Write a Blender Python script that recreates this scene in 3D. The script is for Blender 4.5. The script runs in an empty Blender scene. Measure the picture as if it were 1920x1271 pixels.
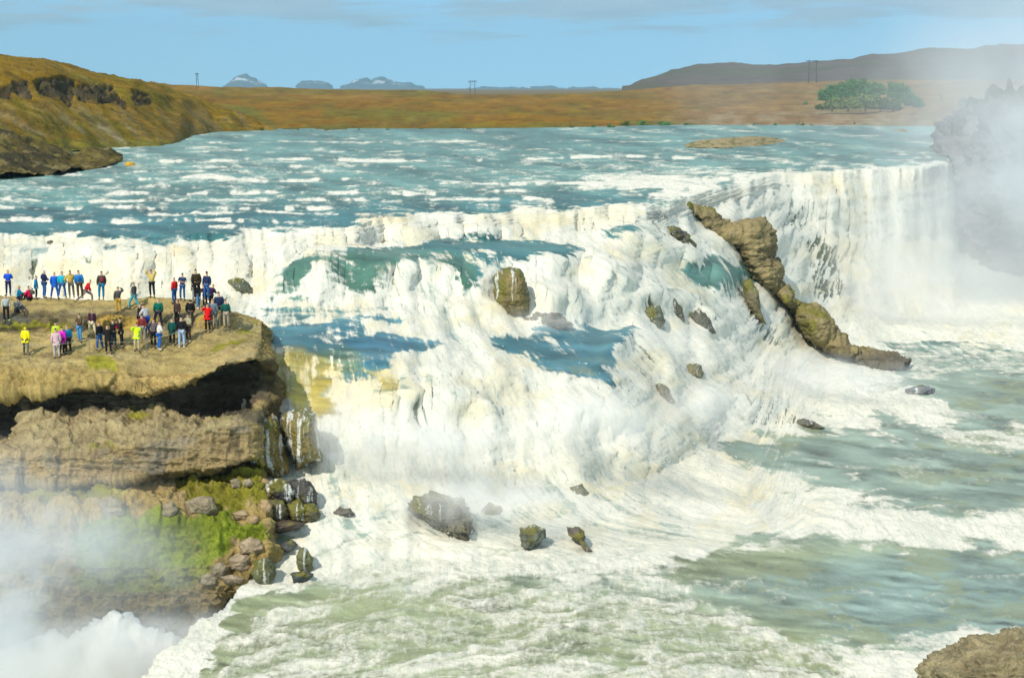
import bpy, bmesh, math, random
import numpy as np
from mathutils import Vector, Matrix
from mathutils.bvhtree import BVHTree
S = bpy.context.scene
COL = S.collection
rnd = random.Random(7)
# ------------------------------------------------------------------ camera
F, HZ, CX, CY, CZ = 3000.0, 165.0, 960.0, 635.5, 40.0      # focal (photo px), horizon row, centre, camera height
TH = math.atan((CY - HZ) / F)
ST, CT = math.sin(TH), math.cos(TH)
cd = bpy.data.cameras.new('camera'); cam = bpy.data.objects.new('camera', cd); COL.objects.link(cam)
cam.location = (0, 0, CZ); cam.rotation_euler = (math.pi / 2 - TH, 0, 0)
cd.sensor_width = 36; cd.lens = 36 * F / 1920; cd.clip_start = 0.5; cd.clip_end = 40000
S.camera = cam
# ------------------------------------------------------------------ sun, sky, exposure
SUN_EL, SUN_AZ = math.radians(41), math.radians(209)        # azimuth clockwise from +Y: behind the camera, to the left
sd = Vector((math.cos(SUN_EL) * math.sin(SUN_AZ), math.cos(SUN_EL) * math.cos(SUN_AZ), math.sin(SUN_EL)))
sl = bpy.data.lights.new('sun', 'SUN'); sl.energy = 3.65; sl.angle = math.radians(0.5); sl.color = (1, 0.915, 0.79)
so = bpy.data.objects.new('sun', sl); COL.objects.link(so); so.rotation_euler = sd.to_track_quat('Z', 'Y').to_euler()
W = bpy.data.worlds.new('World'); S.world = W; W.use_nodes = True
def build_world():
    nt = W.node_tree; N = nt.nodes; L = nt.links
    bg = N['Background']; bg.inputs['Strength'].default_value = 0.105
    sky = N.new('ShaderNodeTexSky'); sky.sky_type = 'NISHITA'; sky.sun_disc = False
    sky.sun_elevation = SUN_EL; sky.sun_rotation = SUN_AZ; sky.altitude = 200; sky.ozone_density = 3.0; sky.air_density = 1.0; sky.dust_density = 0.3
    tc = N.new('ShaderNodeTexCoord')
    lift = N.new('ShaderNodeVectorMath'); lift.operation = 'ADD'; lift.inputs[1].default_value = (0, 0, 0.20)
    L.new(tc.outputs['Generated'], lift.inputs[0]); L.new(lift.outputs[0], sky.inputs['Vector'])
    # clouds: a noise on the direction, stretched along the horizon
    mp = N.new('ShaderNodeMapping'); mp.inputs['Scale'].default_value = (7, 7, 55)
    L.new(tc.outputs['Generated'], mp.inputs['Vector'])
    nz = N.new('ShaderNodeTexNoise'); nz.inputs['Scale'].default_value = 1.6; nz.inputs['Detail'].default_value = 9; nz.inputs['Roughness'].default_value = 0.55; nz.inputs['Distortion'].default_value = 0.3
    L.new(mp.outputs[0], nz.inputs['Vector'])
    sep = N.new('ShaderNodeSeparateXYZ'); L.new(tc.outputs['Generated'], sep.inputs[0])
    el = N.new('ShaderNodeMapRange'); el.inputs[1].default_value = 0.022; el.inputs[2].default_value = 0.056; el.inputs[3].default_value = -0.16; el.inputs[4].default_value = 0.27
    L.new(sep.outputs['Z'], el.inputs[0])
    ad = N.new('ShaderNodeMath'); ad.operation = 'ADD'; L.new(nz.outputs['Fac'], ad.inputs[0]); L.new(el.outputs[0], ad.inputs[1])
    rp = N.new('ShaderNodeMapRange'); rp.interpolation_type = 'SMOOTHSTEP'; rp.inputs[1].default_value = 0.50; rp.inputs[2].default_value = 0.66; rp.inputs[4].default_value = 0.85
    L.new(ad.outputs[0], rp.inputs[0])
    hsv = N.new('ShaderNodeMixRGB'); hsv.blend_type = 'MULTIPLY'; hsv.inputs[0].default_value = 1; hsv.inputs[2].default_value = (2.05, 2.34, 2.10, 1)
    L.new(sky.outputs[0], hsv.inputs[1])
    nz2 = N.new('ShaderNodeTexNoise'); nz2.inputs['Scale'].default_value = 2.3; nz2.inputs['Detail'].default_value = 7
    L.new(mp.outputs[0], nz2.inputs['Vector'])
    cr = N.new('ShaderNodeMixRGB'); cr.inputs[1].default_value = (3.0, 4.1, 5.5, 1); cr.inputs[2].default_value = (6.8, 7.7, 8.3, 1); L.new(nz2.outputs['Fac'], cr.inputs[0])
    mx = N.new('ShaderNodeMixRGB'); L.new(rp.outputs[0], mx.inputs[0]); L.new(hsv.outputs[0], mx.inputs[1]); L.new(cr.outputs[0], mx.inputs[2])
    L.new(mx.outputs[0], bg.inputs['Color'])
build_world()
S.view_settings.view_transform = 'Standard'; S.view_settings.look = 'None'; S.view_settings.gamma = 1; S.view_settings.use_curve_mapping = False
S.view_settings.exposure = 0.0
S.render.engine = 'CYCLES'
S.cycles.use_denoising = True; S.cycles.max_bounces = 6; S.cycles.diffuse_bounces = 3; S.cycles.volume_bounces = 4
S.cycles.transparent_max_bounces = 12; S.cycles.caustics_reflective = False; S.cycles.caustics_refractive = False
S.cycles.volume_step_rate = 1.0; S.cycles.volume_max_steps = 96

# ------------------------------------------------------------------ helpers
def tag(o, label=None, cat=None, group=None, kind=None):
    if label: o['label'] = label
    if cat: o['category'] = cat
    if group: o['group'] = group
    if kind: o['kind'] = kind
    return o
def world(px, py, D=None, h=None):
    """point on the sight line of (px, py) at ground distance D or at depth h below the camera"""
    px = np.asarray(px, float); py = np.asarray(py, float)
    xc = (px - CX) / F; yc = -(py - CY) / F
    a = CT + yc * ST; b = ST - yc * CT
    t = (np.asarray(D, float) / a) if D is not None else np.asarray(h, float) / b
    return np.stack([xc * t + 0 * a, a * t, CZ - b * t], -1)
def wpt(px, py, D): return Vector(world(px, py, D=D).tolist())
def hash3(i, j, k, seed):
    n = (i.astype(np.uint32) * np.uint32(374761393)) ^ (j.astype(np.uint32) * np.uint32(668265263)) ^ (k.astype(np.uint32) * np.uint32(2147483647 & 1274126177)) ^ np.uint32(seed * 7919 + 13)
    n = (n ^ (n >> np.uint32(13))) * np.uint32(1274126177)
    n = (n ^ (n >> np.uint32(15))) * np.uint32(2246822519)
    n ^= n >> np.uint32(13)
    return n.astype(np.float32) * np.float32(2.0 / 4294967295.0) - 1
def vnoise(x, y, z, seed=0):
    x0, y0, z0 = np.floor(x), np.floor(y), np.floor(z)
    fx, fy, fz = (x - x0).astype(np.float32), (y - y0).astype(np.float32), (z - z0).astype(np.float32)
    i, j, k = x0.astype(np.int64), y0.astype(np.int64), z0.astype(np.int64)
    fx = fx * fx * (3 - 2 * fx); fy = fy * fy * (3 - 2 * fy); fz = fz * fz * (3 - 2 * fz)
    def h(a, b, c): return hash3(i + a, j + b, k + c, seed)
    l = lambda a, b, t: a + (b - a) * t
    return l(l(l(h(0,0,0), h(1,0,0), fx), l(h(0,1,0), h(1,1,0), fx), fy), l(l(h(0,0,1), h(1,0,1), fx), l(h(0,1,1), h(1,1,1), fx), fy), fz)
def fbm(x, y, z, octv=5, seed=0, rough=0.5, ridged=False):
    s = 0; a = 1.0; t = 0
    x = np.asarray(x, float); y = np.asarray(y, float) + 0 * x; z = np.asarray(z, float) + 0 * x
    for o in range(octv):
        n = vnoise(x + o * 17.3, y + o * 9.1, z + o * 5.7, seed + o)
        if ridged: n = 1 - 2 * np.abs(n)
        s = s + a * n; t += a; a *= rough; x, y, z = x * 2.03, y * 2.03, z * 2.03
    return s / t * 1.7
def sstep(a, b, x):
    t = np.clip((x - a) / (b - a), 0, 1); return t * t * (3 - 2 * t)
def grid_mesh(name, P, mask=None, attrs=None, colors=None, uv=None, smooth=True):
    R, C = P.shape[:2]
    idx = np.arange(R * C).reshape(R, C)
    q = np.stack([idx[:-1, :-1], idx[1:, :-1], idx[1:, 1:], idx[:-1, 1:]], -1).reshape(-1, 4)
    if mask is not None: q = q[mask.reshape(-1)]
    me = bpy.data.meshes.new(name)
    me.vertices.add(R * C); me.vertices.foreach_set('co', P.reshape(-1).astype(np.float32))
    me.loops.add(q.size); me.loops.foreach_set('vertex_index', q.reshape(-1).astype(np.int32))
    me.polygons.add(len(q)); me.polygons.foreach_set('loop_start', np.arange(0, q.size, 4, dtype=np.int32))
    me.polygons.foreach_set('loop_total', np.full(len(q), 4, dtype=np.int32))
    me.update(calc_edges=True)
    for k, v in (attrs or {}).items():
        a = me.attributes.new(k, 'FLOAT', 'POINT'); a.data.foreach_set('value', v.reshape(-1).astype(np.float32))
    for k, v in (colors or {}).items():
        c = np.ones((R * C, 4), np.float32); c[:, :3] = v.reshape(-1, 3)
        a = me.attributes.new(k, 'FLOAT_COLOR', 'POINT'); a.data.foreach_set('color', c.reshape(-1))
    if uv is not None:
        u = me.uv_layers.new(name='UVMap'); u.data.foreach_set('uv', uv.reshape(-1, 2)[q.reshape(-1)].reshape(-1).astype(np.float32))
    if smooth: me.polygons.foreach_set('use_smooth', np.ones(len(q), bool))
    return me
def link(name, me, mat=None, parent=None):
    o = bpy.data.objects.new(name, me); COL.objects.link(o)
    if mat is not None and me is not None:
        if len(me.materials) == 0: me.materials.append(mat)
    if parent is not None: o.parent = parent
    return o
def blur_rows(A, n, axis=0):
    if n < 1: return A
    k = np.hanning(2 * n + 3)[1:-1]; k /= k.sum()
    Pd = [(0, 0)] * A.ndim; Pd[axis] = (n, n)
    B = np.pad(A, Pd, mode='edge'); out = np.zeros_like(A)
    for i, w in enumerate(k):
        sl_ = [slice(None)] * A.ndim; sl_[axis] = slice(i, i + A.shape[axis]); out += w * B[tuple(sl_)]
    return out
def lattice(stations, cstep, rstep, mode='D', blur=0, jitter=0, seed=0, cblur=0):
    """stations: list of rows of (px, py, q); q = distance D or depth h. Returns px, py, q on a fine grid"""
    A = np.array(stations, float)                     # S,K,3
    Sn, K, _ = A.shape
    key = np.array([s[0][0] for s in stations]) if False else None
    plen = np.abs(np.diff(A[:, :, :2], axis=0)).max(axis=(1, 2))
    cs = [0.0]
    for i in range(Sn - 1):
        far = A[i + 1, :, 0].min() > 2125 or A[i, :, 0].max() > 2125 or A[i, :, 0].min() < -175
        n = max(2, int(plen[i] / (cstep * (8 if far else 1)))); cs += [i + (j + 1) / n for j in range(n)]
    cs = np.array(cs)
    rl = np.abs(np.diff(A[:, :, 1], axis=1)).max(axis=0)
    rs = [0.0]
    for i in range(K - 1):
        n = max(3, int(rl[i] / rstep)); rs += [i + (j + 1) / n for j in range(n)]
    rs = np.array(rs)
    B = np.empty((K, len(cs), 3))
    for k in range(K):
        for c in range(3): B[k, :, c] = np.interp(cs, np.arange(Sn), A[:, k, c])
    if cblur: B = blur_rows(B, cblur, 1)
    if jitter:
        for k in range(1, K - 1):
            B[k, :, 1] += jitter * fbm(B[k, :, 0] / 60, k * 3.7, 0.5, 4, seed + k)
    out = np.empty((len(rs), len(cs), 3))
    i0 = np.clip(np.floor(rs).astype(int), 0, K - 2); t = (rs - i0)[:, None, None]
    out = B[i0] * (1 - t) + B[i0 + 1] * t
    if blur: out = blur_rows(out, blur, 0)
    px, py, q = out[..., 0], out[..., 1], out[..., 2]
    P = world(px, py, D=q) if mode == 'D' else world(px, py, h=q)
    return px, py, P
def normals(P):
    du = np.gradient(P, axis=1); dv = np.gradient(P, axis=0)
    n = np.cross(du, dv); l = np.linalg.norm(n, axis=-1, keepdims=True); n = n / np.maximum(l, 1e-9)
    v = np.array([0, 0, CZ]) - P
    s = np.sign((n * v).sum(-1, keepdims=True)); s[s == 0] = 1
    return n * s
# soft polygons in the photo's own pixel grid, used to say where foam, moss, scree lie; the result is stored on the surface
GX, GY = np.meshgrid(np.arange(-240, 2200, 4.0), np.arange(60, 1480, 4.0))
def poly_sd(pts, X, Y):
    pts = np.array(pts, float); d = np.full(X.shape, 1e9); inside = np.zeros(X.shape, bool)
    for i in range(len(pts)):
        a, b = pts[i], pts[(i + 1) % len(pts)]
        e = b - a; wx, wy = X - a[0], Y - a[1]
        t = np.clip((wx * e[0] + wy * e[1]) / max(e @ e, 1e-9), 0, 1)
        d = np.minimum(d, (wx - e[0] * t) ** 2 + (wy - e[1] * t) ** 2)
        c = ((a[1] > Y) != (b[1] > Y))
        with np.errstate(divide='ignore', invalid='ignore'):
            xi = (b[0] - a[0]) * (Y - a[1]) / (b[1] - a[1] if b[1] != a[1] else 1e-9) + a[0]
        inside ^= c & (X < xi)
    return np.where(inside, 1, -1) * np.sqrt(d)
def paint(Fm, pts, val, soft=10):
    m = sstep(-soft, soft, poly_sd(pts, GX, GY))
    if Fm.ndim == 3: m = m[..., None]
    Fm[...] = Fm * (1 - m) + np.asarray(val) * m
def sample(Fm, px, py):
    x = np.clip((px - GX[0, 0]) / 4, 0, Fm.shape[1] - 1.001); y = np.clip((py - GY[0, 0]) / 4, 0, Fm.shape[0] - 1.001)
    i, j = x.astype(int), y.astype(int); a, b = x - i, y - j
    if Fm.ndim == 3: a, b = a[..., None], b[..., None]
    return Fm[j, i] * (1 - a) * (1 - b) + Fm[j, i + 1] * a * (1 - b) + Fm[j + 1, i] * (1 - a) * b + Fm[j + 1, i + 1] * a * b

# ------------------------------------------------------------------ materials
def nodemat(name):
    m = bpy.data.materials.new(name); m.use_nodes = True
    return m, m.node_tree.nodes, m.node_tree.links, m.node_tree.nodes['Principled BSDF']
def mat_plain(name, col, rough=0.8, spec=0.2, var=0.12, scale=8, metal=0):
    m, N, L, b = nodemat(name)
    tc = N.new('ShaderNodeTexCoord'); nz = N.new('ShaderNodeTexNoise'); nz.inputs['Scale'].default_value = scale; nz.inputs['Detail'].default_value = 4
    L.new(tc.outputs['Object'], nz.inputs['Vector'])
    mx = N.new('ShaderNodeMixRGB'); mx.inputs[1].default_value = tuple(c * (1 - var) for c in col[:3]) + (1,); mx.inputs[2].default_value = tuple(min(1, c * (1 + var)) for c in col[:3]) + (1,)
    L.new(nz.outputs['Fac'], mx.inputs[0]); L.new(mx.outputs[0], b.inputs['Base Color'])
    b.inputs['Roughness'].default_value = rough; b.inputs['Specular IOR Level'].default_value = spec; b.inputs['Metallic'].default_value = metal
    return m
def mat_ground(name, scale=1.0, bump=0.3, dist=0.1, rough=0.9, amt=0.35, spec=0.15):
    """colour comes from the 'Col' attribute, broken up by two noises"""
    m, N, L, b = nodemat(name)
    at = N.new('ShaderNodeAttribute'); at.attribute_name = 'Col'
    geo = N.new('ShaderNodeNewGeometry')
    n1 = N.new('ShaderNodeTexNoise'); n1.inputs['Scale'].default_value = scale; n1.inputs['Detail'].default_value = 10; n1.inputs['Roughness'].default_value = 0.65
    n2 = N.new('ShaderNodeTexNoise'); n2.inputs['Scale'].default_value = scale * 6; n2.inputs['Detail'].default_value = 6; n2.inputs['Roughness'].default_value = 0.7
    L.new(geo.outputs['Position'], n1.inputs['Vector']); L.new(geo.outputs['Position'], n2.inputs['Vector'])
    a1 = N.new('ShaderNodeMath'); a1.operation = 'ADD'; L.new(n1.outputs['Fac'], a1.inputs[0]); L.new(n2.outputs['Fac'], a1.inputs[1])
    mr = N.new('ShaderNodeMapRange'); mr.inputs[1].default_value = 0.7; mr.inputs[2].default_value = 1.3; mr.inputs[3].default_value = 1 - amt; mr.inputs[4].default_value = 1 + amt
    L.new(a1.outputs[0], mr.inputs[0])
    mu = N.new('ShaderNodeVectorMath'); mu.operation = 'SCALE'; L.new(at.outputs['Color'], mu.inputs[0]); L.new(mr.outputs[0], mu.inputs['Scale'])
    L.new(mu.outputs[0], b.inputs['Base Color'])
    bp = N.new('ShaderNodeBump'); bp.inputs['Strength'].default_value = bump; bp.inputs['Distance'].default_value = dist
    L.new(a1.outputs[0], bp.inputs['Height']); L.new(bp.outputs[0], b.inputs['Normal'])
    b.inputs['Roughness'].default_value = rough; b.inputs['Specular IOR Level'].default_value = spec
    return m
def mat_water():
    m, N, L, b = nodemat('river_water')
    wc = N.new('ShaderNodeAttribute'); wc.attribute_name = 'Col'
    fc = N.new('ShaderNodeAttribute'); fc.attribute_name = 'FoamCol'
    fo = N.new('ShaderNodeAttribute'); fo.attribute_name = 'foam'
    uv = N.new('ShaderNodeTexCoord')
    mp = N.new('ShaderNodeMapping'); mp.inputs['Scale'].default_value = (2.6, 0.5, 1); L.new(uv.outputs['UV'], mp.inputs['Vector'])
    n1 = N.new('ShaderNodeTexNoise'); n1.inputs['Scale'].default_value = 1.0; n1.inputs['Detail'].default_value = 8; n1.inputs['Roughness'].default_value = 0.7; n1.inputs['Distortion'].default_value = 0.6
    L.new(mp.outputs[0], n1.inputs['Vector'])
    geo = N.new('ShaderNodeNewGeometry')
    n2 = N.new('ShaderNodeTexNoise'); n2.inputs['Scale'].default_value = 1.7; n2.inputs['Detail'].default_value = 9; n2.inputs['Roughness'].default_value = 0.7; n2.inputs['Distortion'].default_value = 0.8
    L.new(geo.outputs['Position'], n2.inputs['Vector'])
    ad = N.new('ShaderNodeMath'); ad.operation = 'ADD'; L.new(n1.outputs['Fac'], ad.inputs[0]); L.new(n2.outputs['Fac'], ad.inputs[1])
    ce = N.new('ShaderNodeMath'); ce.operation = 'MULTIPLY_ADD'; ce.inputs[1].default_value = 0.75; ce.inputs[2].default_value = -0.75; L.new(ad.outputs[0], ce.inputs[0])
    # foam breakup is strongest where coverage is partial
    s = N.new('ShaderNodeMath'); s.operation = 'ADD'; L.new(fo.outputs['Fac'], s.inputs[0]); L.new(ce.outputs[0], s.inputs[1])
    sm = N.new('ShaderNodeMapRange'); sm.interpolation_type = 'SMOOTHSTEP'; sm.inputs[1].default_value = 0.22; sm.inputs[2].default_value = 0.78; L.new(s.outputs[0], sm.inputs[0])
    mx = N.new('ShaderNodeMixRGB'); L.new(sm.outputs[0], mx.inputs[0]); L.new(wc.outputs['Color'], mx.inputs[1]); L.new(fc.outputs['Color'], mx.inputs[2])
    # froth is not evenly white: darker veins along the flow at two sizes, and a fine grain
    n3 = N.new('ShaderNodeTexNoise'); n3.inputs['Scale'].default_value = 0.55; n3.inputs['Detail'].default_value = 10; n3.inputs['Roughness'].default_value = 0.72; n3.inputs['Distortion'].default_value = 0.7; L.new(mp.outputs[0], n3.inputs['Vector'])
    m4 = N.new('ShaderNodeMapping'); m4.inputs['Scale'].default_value = (5.5, 1.1, 1); L.new(uv.outputs['UV'], m4.inputs['Vector'])
    n4 = N.new('ShaderNodeTexNoise'); n4.inputs['Scale'].default_value = 0.8; n4.inputs['Detail'].default_value = 8; n4.inputs['Roughness'].default_value = 0.75; n4.inputs['Distortion'].default_value = 0.9; L.new(m4.outputs[0], n4.inputs['Vector'])
    n5 = N.new('ShaderNodeTexNoise'); n5.inputs['Scale'].default_value = 3.2; n5.inputs['Detail'].default_value = 6; n5.inputs['Roughness'].default_value = 0.8; L.new(geo.outputs['Position'], n5.inputs['Vector'])
    s34 = N.new('ShaderNodeMath'); s34.operation = 'ADD'; L.new(n3.outputs['Fac'], s34.inputs[0]); L.new(n4.outputs['Fac'], s34.inputs[1])
    s35 = N.new('ShaderNodeMath'); s35.operation = 'MULTIPLY_ADD'; s35.inputs[1].default_value = 0.55; L.new(n5.outputs['Fac'], s35.inputs[0]); L.new(s34.outputs[0], s35.inputs[2])
    vr = N.new('ShaderNodeMapRange'); vr.interpolation_type = 'SMOOTHSTEP'; vr.inputs[1].default_value = 1.38; vr.inputs[2].default_value = 1.0; vr.inputs[4].default_value = 0.85; L.new(s35.outputs[0], vr.inputs[0])
    ve = N.new('ShaderNodeMixRGB'); ve.inputs[2].default_value = (0.50, 0.545, 0.47, 1); L.new(vr.outputs[0], ve.inputs[0]); L.new(fc.outputs['Color'], ve.inputs[1]); L.new(ve.outputs[0], mx.inputs[2])
    L.new(mx.outputs[0], b.inputs['Base Color'])
    ro = N.new('ShaderNodeMapRange'); ro.inputs[3].default_value = 0.40; ro.inputs[4].default_value = 0.95; L.new(sm.outputs[0], ro.inputs[0]); L.new(ro.outputs[0], b.inputs['Roughness'])
    sp = N.new('ShaderNodeMapRange'); sp.inputs[3].default_value = 0.20; sp.inputs[4].default_value = 0.05; L.new(sm.outputs[0], sp.inputs[0]); L.new(sp.outputs[0], b.inputs['Specular IOR Level'])
    bp = N.new('ShaderNodeBump'); bp.inputs['Strength'].default_value = 0.30; bp.inputs['Distance'].default_value = 0.12
    L.new(s35.outputs[0], bp.inputs['Height']); an = N.new('ShaderNodeAttribute'); an.attribute_name = 'Nrm'; L.new(an.outputs['Vector'], bp.inputs['Normal'])
    L.new(bp.outputs[0], b.inputs['Normal'])
    return m
MW = mat_water()

# ================================================================== RIVER AND FALLS
# one column of (row, depth below camera) per station across the picture
WS = {
 -700: [(236,10.4),(320,10.9),(436,12.0),(560,16.3),(585,16.7),(602,17.0),(655,18.2),(800,22.5),(1080,28.8),(1480,31)],
 3100: [(290,29.0),(330,29.0),(380,29.0),(450,29.1),(585,29.2),(640,29.3),(690,29.5),(760,29.8),(930,30.0),(1480,31)],
 -170: [(236,10.4),(320,10.9),(436,12.0),(560,16.3),(585,16.7),(602,17.0),(655,18.2),(800,22.5),(1080,28.8),(1480,31)],
    0: [(236,10.4),(320,10.9),(438,12.0),(560,16.3),(585,16.7),(602,17.0),(655,18.2),(800,22.5),(1080,28.8),(1480,31)],
  300: [(240,10.4),(320,10.9),(436,12.0),(556,16.1),(583,16.6),(602,17.0),(655,18.2),(800,22.5),(1080,28.8),(1480,31)],
  480: [(240,10.4),(320,10.9),(436,12.0),(520,15.0),(560,16.2),(598,17.0),(655,18.2),(800,22.5),(1080,28.8),(1480,31)],
  600: [(240,10.4),(320,10.9),(426,11.8),(470,13.4),(540,15.3),(590,16.9),(662,18.3),(835,23.4),(1080,28.8),(1480,31)],
  750: [(240,10.4),(320,10.9),(405,11.5),(460,13.6),(508,14.6),(590,17.2),(680,18.9),(880,25.0),(1050,28.5),(1480,31)],
  900: [(240,10.4),(315,10.9),(396,11.4),(455,13.8),(520,15.2),(610,18.2),(692,19.8),(920,26.5),(1050,28.6),(1480,31)],
 1050: [(238,10.4),(310,10.8),(393,11.4),(442,13.4),(500,14.9),(615,19.0),(696,20.7),(900,26.7),(1040,28.7),(1480,31)],
 1150: [(236,10.4),(300,10.8),(387,11.3),(430,13.2),(500,15.6),(620,20.0),(712,21.6),(900,27.4),(1020,28.8),(1480,31)],
 1250: [(234,10.4),(295,10.8),(382,11.3),(430,13.6),(510,16.9),(640,22.0),(700,23.4),(880,28.1),(980,29.0),(1480,31)],
 1350: [(234,10.4),(285,10.7),(352,11.2),(388,13.0),(520,18.6),(640,23.4),(705,25.3),(820,28.7),(950,29.5),(1480,31)],
 1450: [(234,10.4),(280,10.7),(326,11.2),(400,15.0),(530,20.8),(640,25.3),(700,27.0),(800,29.3),(930,29.8),(1480,31)],
 1550: [(234,10.4),(280,10.7),(323,11.3),(450,19.5),(560,25.3),(640,28.0),(690,28.9),(760,29.6),(930,30.0),(1480,31)],
 1680: [(236,10.4),(280,10.8),(313,11.4),(450,21.3),(585,29.0),(640,29.3),(690,29.5),(760,29.8),(930,30.0),(1480,31)],
 1785: [(236,10.4),(280,10.8),(306,11.4),(450,22.4),(585,29.1),(640,29.3),(690,29.5),(760,29.8),(930,30.0),(1480,31)],
 1806: [(280,20.0),(300,20.4),(335,21.0),(460,25.4),(585,29.2),(640,29.3),(690,29.5),(760,29.8),(930,30.0),(1480,31)],
 2120: [(290,29.0),(330,29.0),(380,29.0),(450,29.1),(585,29.2),(640,29.3),(690,29.5),(760,29.8),(930,30.0),(1480,31)],
}
st = [[(x, y, h) for (y, h) in v] for x, v in sorted(WS.items())]
px, py, P = lattice(st, 1.9, 1.75, mode='h', blur=4, jitter=8, seed=3, cblur=12)
# --- coverage of foam (0 dark water .. 1 white), painted on the surface
FM = np.full(GX.shape, 0.86)
paint(FM, [(-240,440),(420,445),(470,560),(-240,600)], 0.93, 20)
paint(FM, [(560,760),(1100,740),(1300,900),(1000,900),(620,880)], 0.98, 30)
paint(FM, [(1400,300),(1800,300),(1810,620),(1600,700),(1500,560)], 0.97, 20)
paint(FM, [(600,930),(1250,940),(1300,1020),(1000,1080),(560,1090)], 0.66, 20)
river = [(-240,200),(2200,200),(2200,290),(1790,303),(1560,322),(1450,325),(1350,350),(1250,381),(1050,392),(900,396),(750,405),(600,426),(420,445),(-240,440)]
paint(FM, river, 0.335, 6)
paint(FM, [(-240,200),(2200,200),(2200,280),(1700,285),(1100,285),(-240,290)], 0.28, 14)
paint(FM, [(1100,330),(1300,322),(1450,330),(1380,350),(1250,372),(1100,352)], 0.62, 12)
paint(FM, [(-240,418),(150,415),(330,412),(420,418),(380,433),(240,432),(110,446),(-240,446)], 0.12, 5)
for q in ([(300,404),(460,402),(620,404),(700,398),(740,402),(660,412),(520,416),(380,412)], [(560,410),(700,402),(650,424),(600,432)],
          [(-240,392),(100,390),(260,396),(100,402),(-240,404)], [(900,360),(1240,354),(1260,366),(1000,372)], [(1030,380),(1200,374),(1250,380),(1100,386)]):
    paint(FM, q, 0.2, 5)
calm = [
 ([(492,612),(640,610),(760,622),(835,645),(800,660),(740,668),(700,688),(640,694),(600,678),(560,664),(500,656)], 0.10, 7),
 ([(512,535),(560,507),(640,492),(720,478),(800,468),(880,490),(905,528),(880,548),(840,512),(790,500),(760,507),(720,530),(690,548),(650,520),(600,522),(560,548),(525,550)], 0.10, 9),
 ([(775,470),(930,450),(1050,466),(1090,494),(1015,496),(985,510),(885,496)], 0.04, 5),
 ([(910,628),(1000,618),(1190,628),(1165,650),(1140,690),(1125,716),(1080,695),(1000,668),(940,650)], 0.12, 7),
 ([(1260,510),(1320,497),(1402,507),(1416,537),(1350,544),(1292,532)], 0.02, 5),
 ([(1130,434),(1190,428),(1210,440),(1150,444)], 0.25, 4),
 ([(455,578),(560,572),(730,580),(640,592),(560,604),(500,600)], 0.45, 8),
 ([(650,482),(700,476),(720,486),(680,494)], 0.2, 4),
 ([(180,452),(240,458),(330,448),(300,462),(200,466)], 0.35, 6), ([(480,424),(560,432),(520,440)], 0.3, 5), ([(250,436),(330,440),(330,452),(270,450)], 0.35, 5),
 ([(1150,520),(1240,500),(1260,512),(1180,530)], 0.6, 6),
 ([(1330,838),(1520,802),(1660,815),(1620,768),(1760,800),(1800,780),(1740,735),(1640,722),(1720,692),(2200,690),(2200,985),(1750,960),(1560,905),(1400,880)], 0.26, 10),
 ([(1560,655),(1700,640),(2200,660),(2200,690),(1720,684),(1640,672)], 0.50, 8),
 ([(1750,800),(1900,795),(2000,830),(1900,842),(1760,830)], 0.66, 10),
 ([(1200,1058),(1350,1026),(1550,1014),(1720,1024),(2200,1056),(2200,1195),(1800,1190),(1700,1200),(1600,1222),(1480,1210),(1400,1150),(1290,1092)], 0.22, 9),
 ([(490,1088),(900,1072),(1190,1060),(1290,1095),(1400,1150),(1480,1212),(1600,1225),(1690,1222),(1720,1300),(1700,1480),(100,1480),(250,1350),(330,1250),(400,1160)], 0.50, 14),
 ([(505,1105),(600,1095),(760,1092),(640,1108),(520,1140),(430,1200),(360,1271),(330,1271),(420,1160)], 0.30, 7),
 ([(600,1130),(760,1120),(900,1140),(800,1170),(650,1170)], 0.34, 9),
 ([(1620,1225),(1720,1215),(1745,1260),(1700,1300),(1500,1290)], 0.75, 9),
 ([(505,990),(545,985),(560,1000),(530,1015),(508,1012)], 0.25, 4),
 ([(700,960),(860,1000),(800,1040),(700,1020)], 0.72, 12), ([(1100,930),(1240,920),(1250,960),(1100,980)], 0.74, 12),
 ([(960,890),(1100,880),(1130,960),(980,960)], 0.70, 12),
]
for pts, v, s_ in calm: paint(FM, pts, v, s_ * 1.8)
paint(FM, [(330,1200),(400,1138),(500,1082),(560,1080),(450,1150),(380,1230),(330,1300),(250,1350)], 1.05, 8)
paint(FM, [(510,662),(560,655),(610,672),(640,705),(650,770),(540,775)], 0.46, 12)
paint(FM, [(690,690),(735,690),(745,745),(712,740)], 0.42, 8)
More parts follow.
